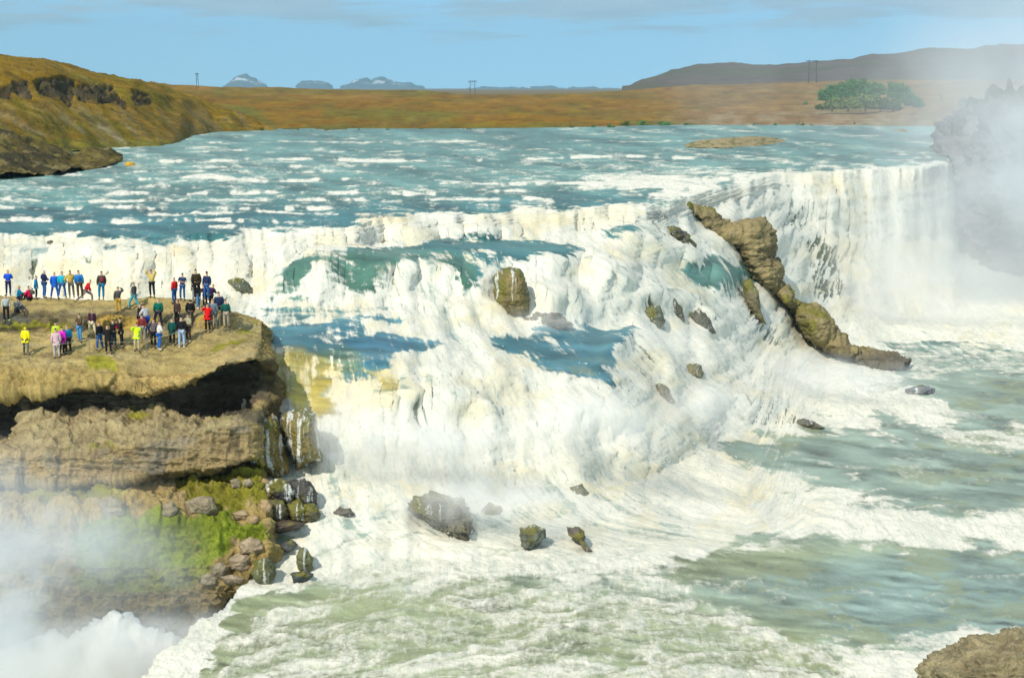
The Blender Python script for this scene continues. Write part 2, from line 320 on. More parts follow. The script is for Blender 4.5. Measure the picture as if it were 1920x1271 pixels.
# bare wet rock glimpsed through thin water
RM = np.zeros(GX.shape)
for pts, v in (([(1460,398),(1500,392),(1530,410),(1500,440),(1470,430)], 0.55), ([(1505,450),(1540,442),(1572,480),(1590,540),(1560,565),(1535,560),(1515,510)], 0.66),
               ([(760,760),(830,748),(890,775),(900,830),(850,840),(790,800)], 0.35), ([(1160,640),(1200,632),(1245,700),(1230,720),(1190,690)], 0.30),
               ([(1385,525),(1415,530),(1440,600),(1480,650),(1450,640),(1400,590)], 0.55), ([(1200,570),(1240,580),(1250,625),(1215,600)], 0.4),
               ([(1290,590),(1330,600),(1345,640),(1310,620)], 0.4), ([(1380,750),(1480,770),(1530,800),(1440,800),(1380,790)], 0.38),
               ([(58,490),(74,490),(76,530),(60,535)], 0.75), ([(155,482),(170,486),(165,500),(152,498)], 0.5), ([(205,510),(215,510),(215,530),(206,530)], 0.5), ([(650,520),(740,515),(760,560),(700,560)], 0.15),
               ([(1230,430),(1290,440),(1300,465),(1240,450)], 0.6), ([(1210,400),(1250,398),(1250,430),(1215,432)], 0.5), ([(540,470),(555,470),(555,488),(540,488)], 0.4)):
    paint(RM, pts, v, 8)
# silt-yellow water where the sheet is thin
TM = np.full(GX.shape, 0.12)
for pts, v in (([(505,662),(560,660),(640,680),(700,690),(760,720),(740,775),(560,775),(515,720)], 0.75), ([(535,670),(575,672),(610,770),(585,775)], 1.0), ([(690,690),(735,690),(740,745),(715,735)], 1.0),
               ([(1440,322),(1560,322),(1640,340),(1620,400),(1560,370),(1500,345)], 0.35), ([(1640,315),(1790,312),(1800,420),(1640,430)], 0.15), ([(650,402),(780,400),(760,425),(700,425)], 0.7),
               ([(880,392),(1200,388),(1200,425),(900,430)], 0.4), ([(-240,440),(500,440),(500,560),(-240,560)], 0.3), ([(820,560),(1000,540),(1100,600),(900,620)], 0.3), ([(1440,960),(900,900),(1300,800),(1500,900)], 0.2)):
    paint(TM, pts, v, 14)
# colour of the clear water (silt and depth)
UP, DEEP, GRN, LOW, OLV = (0.125,0.25,0.21), (0.045,0.165,0.165), (0.075,0.175,0.13), (0.26,0.335,0.27), (0.28,0.32,0.185)
WC = np.empty(GX.shape + (3,)); WC[...] = UP
paint(WC, [(-240,350),(1300,340),(1300,600),(-240,600)], (0.10,0.23,0.195), 30)
paint(WC, [(-240,385),(600,385),(1200,370),(1200,600),(-240,600)], DEEP, 20)
paint(WC, [(490,600),(840,600),(1250,600),(1250,730),(490,700)], (0.07,0.20,0.235), 20)
paint(WC, [(590,655),(660,648),(690,690),(640,700),(600,690)], (0.11,0.22,0.16), 12)
paint(WC, [(620,620),(800,640),(700,680),(640,640)], (0.05,0.17,0.24), 12)
paint(WC, [(500,540),(560,500),(720,478),(880,500),(900,560),(520,560)], GRN, 10)
paint(WC, [(-240,760),(1100,880),(1300,760),(1600,700),(2200,640),(2200,1480),(-240,1480)], LOW, 30)
paint(WC, [(1250,1020),(1700,1020),(1500,1060),(1250,1100)], OLV, 25)
paint(WC, [(300,1100),(900,1080),(1300,1120),(1700,1200),(1700,1480),(100,1480)], OLV, 40)
paint(WC, [(1560,1060),(2200,1060),(2200,1200),(1560,1200)], (0.24,0.33,0.285), 60)
paint(WC, [(505,655),(560,655),(640,680),(650,780),(530,780)], (0.46,0.38,0.09), 12)
paint(WC, [(690,688),(735,688),(745,748),(710,742)], (0.50,0.42,0.14), 8)
CRESTS = [(266,250,1300,.5,1.6),(283,330,1250,.5,1.6),(299,250,1300,1.2,2.4),(311,300,900,.5,1.8),(322,-200,700,.6,2.2),(335,190,760,1.1,3.0),(344,820,1250,.9,2.6),(352,-200,500,.6,2.4),(363,200,1080,1.2,3.2),(374,-200,640,.7,2.6),(377,640,1080,.8,2.6),(388,-200,760,1.2,3.2),(399,250,900,.8,2.6),(412,-200,560,1.3,3.4),(425,300,560,.9,3.0),(336,1100,1420,1.0,3.5),(356,1080,1400,1.0,4.0),(368,1180,1360,.9,3.5)]
LIPS = [([(480,560),(510,535),(560,512),(640,500),(720,507),(800,506),(860,522),(910,548)],1.0), ([(760,480),(880,492),(1000,503),(1070,498),(1160,524),(1220,545)],.9), ([(1110,436),(1200,452),(1300,492),(1400,538)],.8),
        ([(1150,560),(1220,556),(1300,580),(1360,625),(1400,680)],1.0), ([(1110,700),(1140,652),(1190,634),(1240,672),(1290,740)],.8), ([(1270,742),(1360,752),(1450,768),(1530,800)],.7), ([(-200,486),(0,492),(150,480),(300,500),(440,512),(520,490)],.7),
        ([(1440,402),(1500,392),(1570,402),(1640,470)],.8), ([(1480,448),(1540,438),(1600,470),(1650,560)],.8), ([(660,770),(760,752),(880,765),(960,800)],.9), ([(1000,790),(1100,770),(1200,800),(1300,860)],.8), ([(540,640),(700,600),(760,584),(900,600)],.35),
        ([(1240,620),(1320,650),(1400,720)],.6), ([(940,540),(1060,560),(1130,600)],.8), ([(560,455),(700,438),(860,440),(1000,432)],.5)]
def build_water():
    X, Y, Z = P[..., 0], P[..., 1], P[..., 2]
    n = normals(P); steep = 1 - np.clip(n[..., 2], 0, 1)
    st_ = sstep(0.25, 0.7, steep)
    arc = Y + Z
    lipy = np.interp(px, [-200, 420, 600, 750, 900, 1050, 1250, 1350, 1450, 1700, 1790], [440, 440, 426, 406, 396, 393, 382, 352, 326, 314, 306])
    fall = sstep(lipy - 4, lipy + 34, py) * (1 - sstep(960, 1060, py)) * (1 - sstep(1400, 1600, px) * sstep(600, 700, py))
    fall = np.clip(fall, 0, 1)
    flow = np.interp(px, [400, 700, 950, 1150, 1400, 1500, 1600], [0.0, 0.25, 0.5, 0.75, 0.75, 0.3, 0.0]) * fall
    U = X + flow * (arc - 95)
    # warp of the painted map, in metres on the surface
    wx = fbm(X / 3.1, arc / 3.1, 1.3, 5, 11, 0.6); wy = fbm(X / 3.1, arc / 3.1, 7.9, 5, 23, 0.6)
    sc = 22 * np.clip((py - HZ) / 400, 0.22, 1.3)
    F0 = sample(FM, px + wx * sc * 1.5, py + wy * sc * 0.95)
    F0 = F0 + 0
    # wave crests lying across the stream on the upper river, foam lumps in the cascades, streaks down the falls
    up = (1 - sstep(lipy - 3, lipy + 14, py)) * (1 - st_)
    cl = 3.2 + 5.5 * np.clip((py - 240) / 190, 0, 1)
    crest = fbm(px / (18 * cl), 55 * np.log(py - 180 + 40) / 7.5 + 1.0 * fbm(px / 260, 0.3, 0.2, 3, 9), 2.2, 4, 31, 0.66)
    crest2 = fbm(px / 22, py / 3.0, 4.4, 4, 41, 0.65)
    lump = fbm(X / 2.4, arc / 2.6, Z / 2.4, 6, 51, 0.62)
    streak = fbm(U / 0.6 + 0.5 * wx, arc / 8.0, 3.1, 5, 61, 0.62)
    strk2 = fbm(U / 1.7 + 0.4 * wx, arc / 7.0, 6.1, 4, 63, 0.6)
    tier = fbm(X / 11 + 0.5 * wx, Z / 1.5, 0.7, 4, 67, 0.6)
    broad = fbm(U / 3.6, arc / 11, 2.9, 5, 69, 0.55)
    lowp = sstep(880, 980, py) * np.clip(0.4 + sstep(1300, 1000, px), 0, 1)
    tl = np.interp(px, [500, 1200, 1600], [0.30, 0.16, 0.0])
    w2 = fbm(px / 160, py / 70, 1.7, 4, 77, 0.6)
    swirl = fbm(px / 130 + 0.9 * wx + 0.8 * w2, (py + tl * (px - 900)) / 19 + 0.7 * wy + 1.6 * w2, 5.5, 6, 71, 0.66)
    pool = sstep(640, 720, py) * sstep(0.35, 0.2, steep)
    nz = up * (0.42 * crest + 0.85 * crest2) + (1 - up) * ((1 - st_) * (0.62 * lump * (1 - pool) * 0.6 + 0.85 * swirl * pool) + 0.62 * streak * fall + st_ * 0.25 * lump)
    rag = fbm(px / 34, py / 60, 0.7, 5, 191, 0.6)
    lipb = sstep(26, 4, np.abs(py - np.interp(px, [-200, 420, 600, 750, 900, 1050, 1250, 1350, 1450, 1700], [440, 440, 426, 406, 396, 393, 382, 352, 326, 316])))
    F0 = F0 + lipb * 0.30 * rag
    for y_, x0_, x1_, a_, w_ in CRESTS:
        m = (np.abs(py - y_) < 16) & (px > x0_ - 45) & (px < x1_ + 45); X1, Y1 = px[m], py[m]
        yy = y_ - 0.004 * (X1 - 600) + 3.5 * fbm(X1 / 170, y_ * 1.0, 0.2, 3, int(y_))
        brk = sstep(-0.25, 0.35, fbm(X1 / 46, y_ * 0.7, 0.4, 4, int(y_) + 5, 0.6))
        F0[m] += 0.62 * a_ * brk * sstep(x0_ - 40, x0_ + 60, X1) * sstep(x1_ + 40, x1_ - 60, X1) * np.exp(-((Y1 - yy) / w_) ** 2)
    lipd = np.zeros_like(px)
    for pts_, a_ in LIPS:
        pa = np.array(pts_, float); y0 = np.interp(px, pa[:, 0], pa[:, 1])
        m = (np.abs(py - y0) < 90) & (px > pa[0, 0] - 15) & (px < pa[-1, 0] + 15); X1, Y1 = px[m], py[m]
        yl = y0[m] + 6 * fbm(X1 / 75, a_ * 9, pts_[0][1] / 7, 5, 171, 0.6)
        tp_ = sstep(pa[0, 0] - 10, pa[0, 0] + 70, X1) * sstep(pa[-1, 0] + 10, pa[-1, 0] - 70, X1); sd_ = Y1 - yl
        lipd[m] = np.maximum(lipd[m], a_ * tp_ * np.where(sd_ < 0, np.exp(-(sd_ / 36) ** 2), np.exp(-(sd_ / 20) ** 2)))
        F0[m] += -0.26 * a_ * tp_ * np.exp(-((sd_ + 11) / 11) ** 2) * sstep(-0.45, 0.35, fbm(X1 / 50, Y1 / 12, 2.2, 3, 173)) * (F0[m] > 0.5) + 0.10 * a_ * tp_ * np.exp(-((sd_ - 14) / 14) ** 2)
    cov = F0 + 0.36 * nz - fall * 0.26 * np.clip(-0.5 * tier - 0.6 * broad - 0.6 * strk2, 0, 1.2)
    calmm = fall * sstep(0.55, 0.25, F0)
    stm = sstep(0.12, 0.45, steep)
    cov = cov + calmm * stm * (0.55 * streak + 0.30 * strk2 + 0.10) + calmm * (1 - 0.85 * stm) * (0.28 * fbm(px / 80 + 0.6 * wx, (py - 0.12 * px) / 6.5 + 0.8 * wy, 9.1, 5, 73, 0.7) + 0.05)
    foam = np.clip(0.5 + (cov - 0.5) * (2.2 - 0.9 * up - 0.6 * fall - 0.4 * calmm - 0.9 * pool * (1 - up) * (1 - fall)), -0.15, 1.05)
    r0 = sample(RM, px + wx * 6, py + wy * 5)
    rock = sstep(0.40, 0.75, r0 * 1.0 + 0.62 * fbm(U / 0.55, arc / 5, 8.8, 4, 81) * (r0 > 0.02)) * 0.85
    foam = foam * (1 - 0.95 * rock)
    # relief
    turb = np.clip(F0, 0, 1) ** 1.5
    disp = (1 - up) * (0.20 * turb * fall * (1 - 0.4 * st_) * lump + fall * turb * (0.35 * tier * sstep(lipy + 12, lipy + 60, py) + 0.34 * broad + 0.08 * strk2) + fall * 1.0 * lipd + fall * turb * 0.11 * fbm(X / 0.45, arc / 0.6, Z / 0.45, 4, 93, 0.65) + 0.03 * turb * fbm(X / 0.9, arc / 0.9, Z / 0.9, 4, 91, 0.6) * fall)
    disp += st_ * 0.09 * streak * fall
    disp += up * (0.30 * crest + 0.10 * crest2) * (0.4 + F0) * sstep(240, 330, py) * 1.1
    disp += (1 - up) * (1 - fall) * (0.17 * swirl + 0.06 * lump + 0.07 * fbm(X / 1.3, arc / 0.8, 1.0, 4, 101)) * (0.5 + 0.9 * turb)
    disp += -0.25 * rock
    P2 = P + n * disp[..., None]
    # aerated water scatters light inside itself: shade it from a softened surface
    soft = blur_rows(blur_rows(P2, 7, 0), 7, 1); ns = normals(soft); nf = normals(P2)
    kf = (0.21 + (0.74 - 0.36 * pool * (1 - up)) * (1 - fall))[..., None]; nm = ns * (1 - kf) + nf * kf
    tint = np.clip(sample(TM, px + wx * 14, py + wy * 8) * (0.75 + 0.9 * np.clip(streak * st_ + 0.3 * lump, -0.6, 0.8)) + 0.26 * fall * sstep(-0.05, 0.6, fbm(px / 55, py / 34, 3.3, 4, 207)), 0, 1)[..., None]
    thin = np.clip(0.22 - 0.45 * broad - 0.35 * strk2 - 0.45 * streak, 0, 1)[..., None] * (1 - up)[..., None] * 0.7
    fc = np.array((0.87, 0.85, 0.745)) * (1 - thin) + np.array((0.64, 0.67, 0.59)) * thin
    fc = fc * (1 - 0.16 * pool * (1 - turb))[..., None]
    fc = fc * (1 - tint) + np.array((0.73, 0.56, 0.20)) * tint
    wc = sample(WC, px + wx * 16, py + wy * 9) * (1 + 0.22 * fbm(X / 6, Y / 6, 0.4, 3, 5) + 0.45 * fbm(px / 70, (py - 0.12 * px) / 8 + 0.6 * wy, 0.9, 4, 6))[..., None]
    ol = (sstep(0.0, 0.5, fbm(px / 85 + wx, py / 26 + wy, 6.6, 4, 209)) * pool * (1 - up) * 0.6)[..., None]; wc = wc * (1 - ol) + np.array((0.29, 0.32, 0.17)) * ol
    wc = wc * (1 - 0.75 * (fall * sstep(0.45, 0.75, F0))[..., None]) + np.array((0.33, 0.42, 0.38)) * 0.75 * (fall * sstep(0.45, 0.75, F0))[..., None]
    wc = wc * (1 - rock[..., None]) + np.array((0.12, 0.125, 0.06)) * rock[..., None]
    # leave out what lies under the terrace rock and beyond the brink at lower left
    ex = np.interp(py, [1060, 1085, 1150, 1230, 1271, 1400, 1480], [470, 468, 392, 312, 268, 205, 180])
    cull = ((px < 455) & (py > 615) & (py < 1065)) | ((py >= 1065) & (px < ex + 6 * wx + 20 * fbm(px / 70, py / 38, 0.1, 4, 307)))
    keep = ~(cull[:-1, :-1] & cull[1:, 1:] & cull[1:, :-1] & cull[:-1, 1:])
    uv = np.stack([U, arc], -1)
    me = grid_mesh('river', P2, keep, {'foam': foam}, {'Col': wc, 'FoamCol': fc, 'Nrm': nm}, uv)
    o = link('river_water', me, MW); tag(o, kind='structure')
    return P2, foam, fall, st_, n
WP, WFOAM, WFALL, WST, WN = build_water()
def waterD(x, y):
    """ground distance of the water seen at photo pixel (x, y)"""
    k = np.argmin(np.abs(px - x) + np.abs(py - y)); return float(WP.reshape(-1, 3)[k, 1])
print('water', P.shape)

# ================================================================== LEFT ROCK TERRACE
def build_cliff():
    # knots: 0 behind, 1 back edge, 2 edge of upper terrace, 3 foot of the step, 4 brow, 5 lip, 6 roof of the hollow, 7 foot of the hollow, 8 lower ledge, 9 its foot, 10.. slope
    def s(x, back, e2, e3, brow, lip, cave, led, ledb, dcave, D0=0, x10=None, x11=None, y10=985, y10b=1060, y11=1170):
        x10 = x if x10 is None else x10; x11 = x if x11 is None else x11
        return [(x, back + 30, 117), (x, back, 110 + D0), (x, e2, 108), (x, e3, 107.3), (x, brow, 102.2), (x, lip, 100.6), (x, lip - 4, 100.6 + dcave), (x, cave, 100.8 + dcave * 0.8),
                (x, led, 97.2), (x, ledb - 3, 96.5), (x, ledb - 1, 96.5 + float(np.interp(x, [0, 250, 330, 460], [1.2, 0.9, 2.6, 3.4]))), (x, ledb + 16, 96.3 + float(np.interp(x, [0, 250, 330, 460], [0.8, 0.5, 1.6, 2.4]))), (x10, y10, 93.6), (x10, y10b, 92.2), (x11, y11, 91.3), (x11 - 40, 1500, 90)]
    L_ = [s(-700, 556, 596, 628, 684, 745, 822, 870, 912, 5), s(-190, 556, 596, 628, 684, 745, 822, 870, 912, 5), s(0, 555, 594, 626, 684, 742, 818, 862, 908, 5), s(42, 557, 592, 622, 682, 738, 815, 860, 906, 5),
          s(50, 557, 592, 622, 682, 737, 762, 859, 905, 2.2), s(130, 559, 594, 618, 684, 733, 768, 853, 910, 3.6), s(205, 561, 588, 618, 684, 722, 759, 846, 902, 3.2, x11=190),
          s(215, 561, 588, 618, 684, 736, 760, 845, 902, 2.4, x11=197), s(260, 560, 590, 615, 690, 737, 768, 835, 895, 2.6, x11=225), s(300, 560, 594, 612, 695, 728, 751, 825, 890, 2.4, x11=250),
          s(340, 562, 594, 612, 690, 722, 764, 815, 890, 3.5, x11=275), s(380, 568, 592, 612, 680, 706, 776, 808, 888, 5.5, x11=300), s(420, 577, 598, 616, 664, 682, 776, 800, 880, 7, x11=315, x10=430),
          s(455, 590, 604, 622, 658, 676, 764, 796, 865, 7, x11=330, x10=462), s(478, 600, 610, 628, 656, 668, 750, 790, 862, 6.5, x11=342, x10=488),
          [(487,640,116),(488,605,109),(490,613,108),(491,632,107),(492,658,104),(490,672,103),(493,676,106.5),(494,716,105.5),(486,784,99.5),(482,866,97.5),(482,870,99.5),(484,884,98.6),(502,975,93.6),(505,1040,92.0),(350,1168,91.2),(300,1500,90)],
          [(497,645,117),(496,612,110),(499,622,109),(502,645,108),(508,675,106.5),(511,695,106),(513,705,106.5),(518,738,105),(508,782,101.5),(492,872,98.5),(492,876,100.2),(494,890,99.4),(508,982,95),(510,1042,93.6),(356,1170,93),(306,1500,92)],
          [(499,655,122),(499,622,119),(503,632,118),(507,652,117),(512,680,116),(516,702,115),(520,710,114),(524,740,113),(514,784,110),(498,876,108),(498,880,108),(500,894,107.5),(512,988,104),(513,1046,102),(360,1174,100),(310,1500,98)]]
    cx, cy, Q = lattice(L_, 1.9, 1.7, 'D', blur=2, jitter=4.0, seed=77, cblur=3)
    X, Y, Z = Q[..., 0], Q[..., 1], Q[..., 2]
    n = normals(Q)
    up = np.abs(n[..., 2])
    flat = sstep(0.55, 0.85, up) * (cy < 700)
    big = fbm(X / 5, Y / 5, Z / 3, 3, 5)
    strata = fbm(X / 6, Y / 6, Z / 0.55, 4, 15, 0.6)
    crag = fbm(X / 1.5, Y / 1.5, Z / 1.1, 5, 25, 0.6, ridged=True)
    fine = fbm(X / 0.4, Y / 0.4, Z / 0.4, 3, 35, 0.6)
    low = sstep(880, 930, cy)
    disp = (1 - flat) * (0.35 * big + 0.34 * strata * (1 - low) + 0.42 * (crag - 0.3)) + 0.10 * fine * (1 - 0.5 * flat) + flat * (0.16 * fbm(X / 5, Y / 1.1, Z / 0.5, 4, 16, 0.6) + 0.10 * crag)
    disp += low * 0.55 * fbm(X / 1.1, Y / 1.1, Z / 1.1, 4, 45, 0.55)
    edge = sstep(499, 485, cx)
    Q2 = Q + n * disp[..., None]
    # colours: grey-tan slab, ochre lip, scree, moss, shade painted into the hollow
    c = np.empty(Q.shape); c[...] = (0.37, 0.275, 0.10)
    def put(m, col): 
        m = np.clip(m, 0, 1)[..., None]; c[...] = c * (1 - m) + np.array(col) * m
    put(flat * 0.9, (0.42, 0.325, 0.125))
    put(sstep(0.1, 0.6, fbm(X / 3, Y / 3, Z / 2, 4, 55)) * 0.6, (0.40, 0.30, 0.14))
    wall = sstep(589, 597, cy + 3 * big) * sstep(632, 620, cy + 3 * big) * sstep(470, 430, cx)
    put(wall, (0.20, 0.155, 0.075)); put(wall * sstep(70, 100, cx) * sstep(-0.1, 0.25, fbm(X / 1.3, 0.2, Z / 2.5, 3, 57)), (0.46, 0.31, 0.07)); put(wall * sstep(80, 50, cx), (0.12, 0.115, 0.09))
    put(sstep(585, 590, cy + 2 * crag) * sstep(599, 594, cy + 2 * crag) * sstep(470, 430, cx) * 0.7, (0.10, 0.085, 0.05))  # painted shade line under the overhanging edge of the step
    put(flat * sstep(0.10, 0.02, np.abs(fbm(X / 7, Y / 1.2, 0.3, 4, 58, 0.6))) * 0.5, (0.15, 0.12, 0.06))
    put(flat * sstep(0.15, 0.6, fbm(X / 5, Y / 1.5, 0.3, 4, 59, 0.6)) * 0.6, (0.40, 0.34, 0.18))
    put(sstep(690, 705, cy) * sstep(745, 735, cy) * sstep(180, 260, cx) * 0.7, (0.47, 0.34, 0.13))
    put(sstep(758, 775, cy) * sstep(862, 850, cy) * sstep(500, 440, cx), (0.37, 0.30, 0.155))
    put(sstep(758, 775, cy) * sstep(862, 850, cy) * sstep(0.1, 0.5, fbm(X / 0.7, Y / 0.7, Z / 0.7, 4, 99, 0.65)) * 0.5, (0.24, 0.18, 0.09))
    put(sstep(120, 60, cx + 0 * cy) * sstep(760, 770, cy) * sstep(830, 815, cy) * 0.0, (0.1, 0.1, 0.1))
    # overhang shadow painted as a dark colour on the hollow's back wall
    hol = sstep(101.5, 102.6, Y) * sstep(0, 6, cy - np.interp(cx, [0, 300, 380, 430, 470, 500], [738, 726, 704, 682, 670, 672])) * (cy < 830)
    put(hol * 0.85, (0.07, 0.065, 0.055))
    put(sstep(845, 862, cy) * sstep(915, 900, cy) * 0.5, (0.36, 0.28, 0.16))
    MM = np.zeros(GX.shape)
    for pts, v in (([(160,672),(218,675),(215,700),(165,690)], 0.9), ([(240,668),(330,672),(320,680),(250,678)], 0.45), ([(330,660),(420,650),(480,600),(500,620),(470,650),(400,668),(340,672)], 0.62),
                   ([(-240,612),(90,612),(160,600),(130,626),(-240,634)], 0.8), ([(-240,655),(20,660),(20,690),(-240,690)], 0.5), ([(320,808),(420,798),(450,780),(430,806),(330,818)], 0.7), ([(230,760),(320,780),(320,800),(240,800)], 0.38), ([(60,850),(230,846),(230,856),(60,862)], 0.6),
                   ([(320,885),(500,880),(505,960),(440,975),(350,960)], 0.78), ([(60,925),(240,905),(250,940),(200,960),(70,960)], 0.75), ([(170,985),(330,972),(505,985),(505,1015),(440,1020),(420,1060),(380,1090),(300,1120),(150,1110),(130,1020)], 1.0), ([(60,900),(110,880),(110,930),(60,935)], 0.7), ([(440,860),(500,860),(500,890),(440,890)],0.6)):
        paint(MM, pts, v, 18 if pts[0][1] > 850 else 12)
    ms = sample(MM, cx + 8 * big, cy + 6 * crag)
    moss = sstep(0.40, 0.75, ms + 0.55 * fbm(X / 1.6, Y / 1.1, Z / 1.0, 5, 65, 0.65) * (ms > 0.02) - 0.06 * (cy < 700))
    moss = moss * (0.6 + 0.4 * sstep(0.1, 0.6, up))
    mc = np.where((cy > 965)[..., None], np.array((0.20, 0.25, 0.022)), np.array((0.25, 0.235, 0.028)))
    mc = mc * (1 + 0.35 * fbm(X / 1.7, Y / 1.7, Z / 1.7, 4, 75))[..., None]
    c[...] = c * (1 - moss[..., None]) + mc * moss[..., None]
    ock = sstep(0.35, 0.6, fbm(X / 2, Y / 2, Z / 2, 4, 85)) * low * (1 - moss)
    put(ock * 0.6, (0.42, 0.32, 0.17))
    # darker brown flank facing the falls
    put(sstep(488, 500, cx) * sstep(668, 690, cy) * sstep(800, 780, cy) * 0.75, (0.13, 0.095, 0.035))
    put(sstep(430, 470, cx) * sstep(768, 780, cy) * sstep(800, 790, cy) * 0.8, (0.08, 0.08, 0.06))
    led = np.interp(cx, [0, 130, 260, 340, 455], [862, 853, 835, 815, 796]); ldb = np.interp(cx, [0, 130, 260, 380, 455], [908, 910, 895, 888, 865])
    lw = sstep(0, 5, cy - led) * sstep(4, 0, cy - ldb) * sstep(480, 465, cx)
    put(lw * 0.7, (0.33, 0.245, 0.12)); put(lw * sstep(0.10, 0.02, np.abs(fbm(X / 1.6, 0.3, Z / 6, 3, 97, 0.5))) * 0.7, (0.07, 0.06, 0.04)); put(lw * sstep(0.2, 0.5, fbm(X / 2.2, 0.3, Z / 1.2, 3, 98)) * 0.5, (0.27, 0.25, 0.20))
    put(sstep(0, 3, cy - ldb) * sstep(22, 12, cy - ldb) * sstep(470, 460, cx) * 0.6, (0.09, 0.075, 0.045))  # shade painted into the recess below the lower ledge
    # cracks
    crk = fbm(X / 3.0, Y / 3.0, Z / 0.8, 4, 95, 0.55)
    put(sstep(0.06, 0.0, np.abs(crk)) * 0.45 * (1 - moss), (0.09, 0.075, 0.05))
    c *= (1 + 0.16 * strata)[..., None]
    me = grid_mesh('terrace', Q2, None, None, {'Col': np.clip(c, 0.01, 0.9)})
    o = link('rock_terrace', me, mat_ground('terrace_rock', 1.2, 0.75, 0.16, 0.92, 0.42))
    tag(o, kind='structure')
    return o
CLIFF = build_cliff()
def bvh_of(o):
    me = o.data; v = np.empty(len(me.vertices) * 3, np.float32); me.vertices.foreach_get('co', v)
    f = np.empty(len(me.loops), np.int32); me.loops.foreach_get('vertex_index', f)
    return BVHTree.FromPolygons(v.reshape(-1, 3).tolist(), f.reshape(-1, 4).tolist())
CB = bvh_of(CLIFF)
CAMP = Vector((0, 0, CZ))
def hit(bvh, x, y, dflt=104):
    d = wpt(x, y, 100) - CAMP; d.normalize()
    r = bvh.ray_cast(CAMP, d, 4000)
    return r[0] if r[0] is not None else wpt(x, y, dflt)

# ================================================================== LAND
def land(name, stations, cstep, rstep, amp, sc, colf, matn, seed, blur=2, ridged=0.4, bump=(0.6, 0.5), nscale=0.2, cblur=3, amt=0.35):
    lx, ly, Q = lattice(stations, cstep, rstep, 'D', blur=blur, jitter=0, seed=seed, cblur=cblur)
    X, Y, Z = Q[..., 0], Q[..., 1], Q[..., 2]
    n = normals(Q)
    d = amp * (fbm(X / sc, Y / sc, Z / sc, 5, seed, 0.55) * (1 - ridged) + ridged * (fbm(X / sc * 1.7, Y / sc * 1.7, Z / sc * 1.7, 4, seed + 3, 0.6, ridged=True) - 0.3))
    c, extra = colf(lx, ly, X, Y, Z)
    Q2 = Q + n * (d + extra)[..., None]
    me = grid_mesh(name, Q2, None, None, {'Col': np.clip(c, 0.005, 0.9)})
    o = link(name, me, mat_ground(matn, nscale, bump[0], bump[1], 0.95, amt)); tag(o, kind='structure'); return o
def put(c, m, col):
    m = np.clip(m, 0, 1)[..., None]; c[...] = c * (1 - m) + np.array(col) * m
def col_hill(lx, ly, X, Y, Z):
    c = np.empty(X.shape + (3,)); c[...] = (0.29, 0.17, 0.006)
    n1 = fbm(X / 14, Y / 14, Z / 10, 5, 201); n2 = fbm(X / 4, Y / 4, Z / 4, 5, 211)
    gul = fbm((lx - ly * 0.9) / 14, (lx + ly) / 160, 0.3, 5, 221)
    put(c, sstep(-0.2, 0.5, n1) * 0.7, (0.19, 0.165, 0.008))
    put(c, sstep(180, 215, ly) * sstep(0.0, 0.45, gul) * 0.6, (0.23, 0.185, 0.08))
    put(c, sstep(180, 215, ly) * sstep(0.0, -0.45, gul) * 0.6, (0.10, 0.095, 0.015))
    put(c, sstep(0.3, 0.8, n2) * 0.35, (0.25, 0.18, 0.09))
    # rock band
    B = np.zeros(GX.shape)
    for pts in ([(-10,165),(20,160),(25,190),(0,185)], [(20,150),(50,148),(60,185),(45,190),(28,170)], [(60,150),(110,143),(140,152),(138,175),(135,200),(115,185),(85,180),(70,165)], [(135,158),(215,160),(212,190),(180,196),(150,190)], [(210,170),(235,190),(236,205),(212,190)], [(245,168),(275,175),(285,195),(255,195)]):
        paint(B, pts, 1, 5)
    b = sample(B, lx + 5 * n2, ly + 4 * n1); bb = sstep(0.25, 0.6, b + 0.35 * n2 * (b > 0.02))
    put(c, bb * 0.9, (0.075, 0.065, 0.045))
    Wp = np.zeros(GX.shape)
    for pts, v in (([(180,233),(190,235),(240,268),(236,271),(185,240)], 0.9), ([(110,218),(118,218),(165,250),(155,250)], 0.5), ([(222,228),(230,232),(266,262),(258,262)], 0.6), ([(-10,208),(10,212),(90,255),(60,250)], 0.5)): paint(Wp, pts, v, 3)
    put(c, np.clip(sample(Wp, lx, ly), 0, 1) * 0.8, (0.50, 0.42, 0.27))
    put(c, sstep(262, 268, ly) * 0.6, (0.17, 0.17, 0.02))
    put(c, sstep(0.15, 0.5, fbm(X / 2.2, Y / 2.2, Z / 2.2, 4, 241, 0.7)) * 0.45, (0.33, 0.21, 0.03)); put(c, sstep(0.2, 0.55, fbm(X / 2.6, Y / 2.6, Z / 2.6, 4, 243, 0.7)) * 0.5, (0.07, 0.06, 0.015))
    return c * (1 + 0.3 * n2)[..., None], -5 * bb * 0.4 + bb * 1.5 * fbm(X / 3, Y / 3, Z / 6, 4, 231, 0.6, ridged=True)
def hs(x, base, top, Db, Dt, mid=None):
    m1 = base + (top - base) * 0.35; m2 = base + (top - base) * 0.62; m3 = base + (top - base) * 0.85
    return [(x, base + 3, Db - 2), (x, base - 4, Db + 1), (x, m1, Db + (Dt - Db) * 0.22), (x, m2, Db + (Dt - Db) * 0.45), (x, m3, Db + (Dt - Db) * 0.62), (x, top, Dt), (x, top + 6, Dt + 60), (x, top + 40, Dt + 220)]
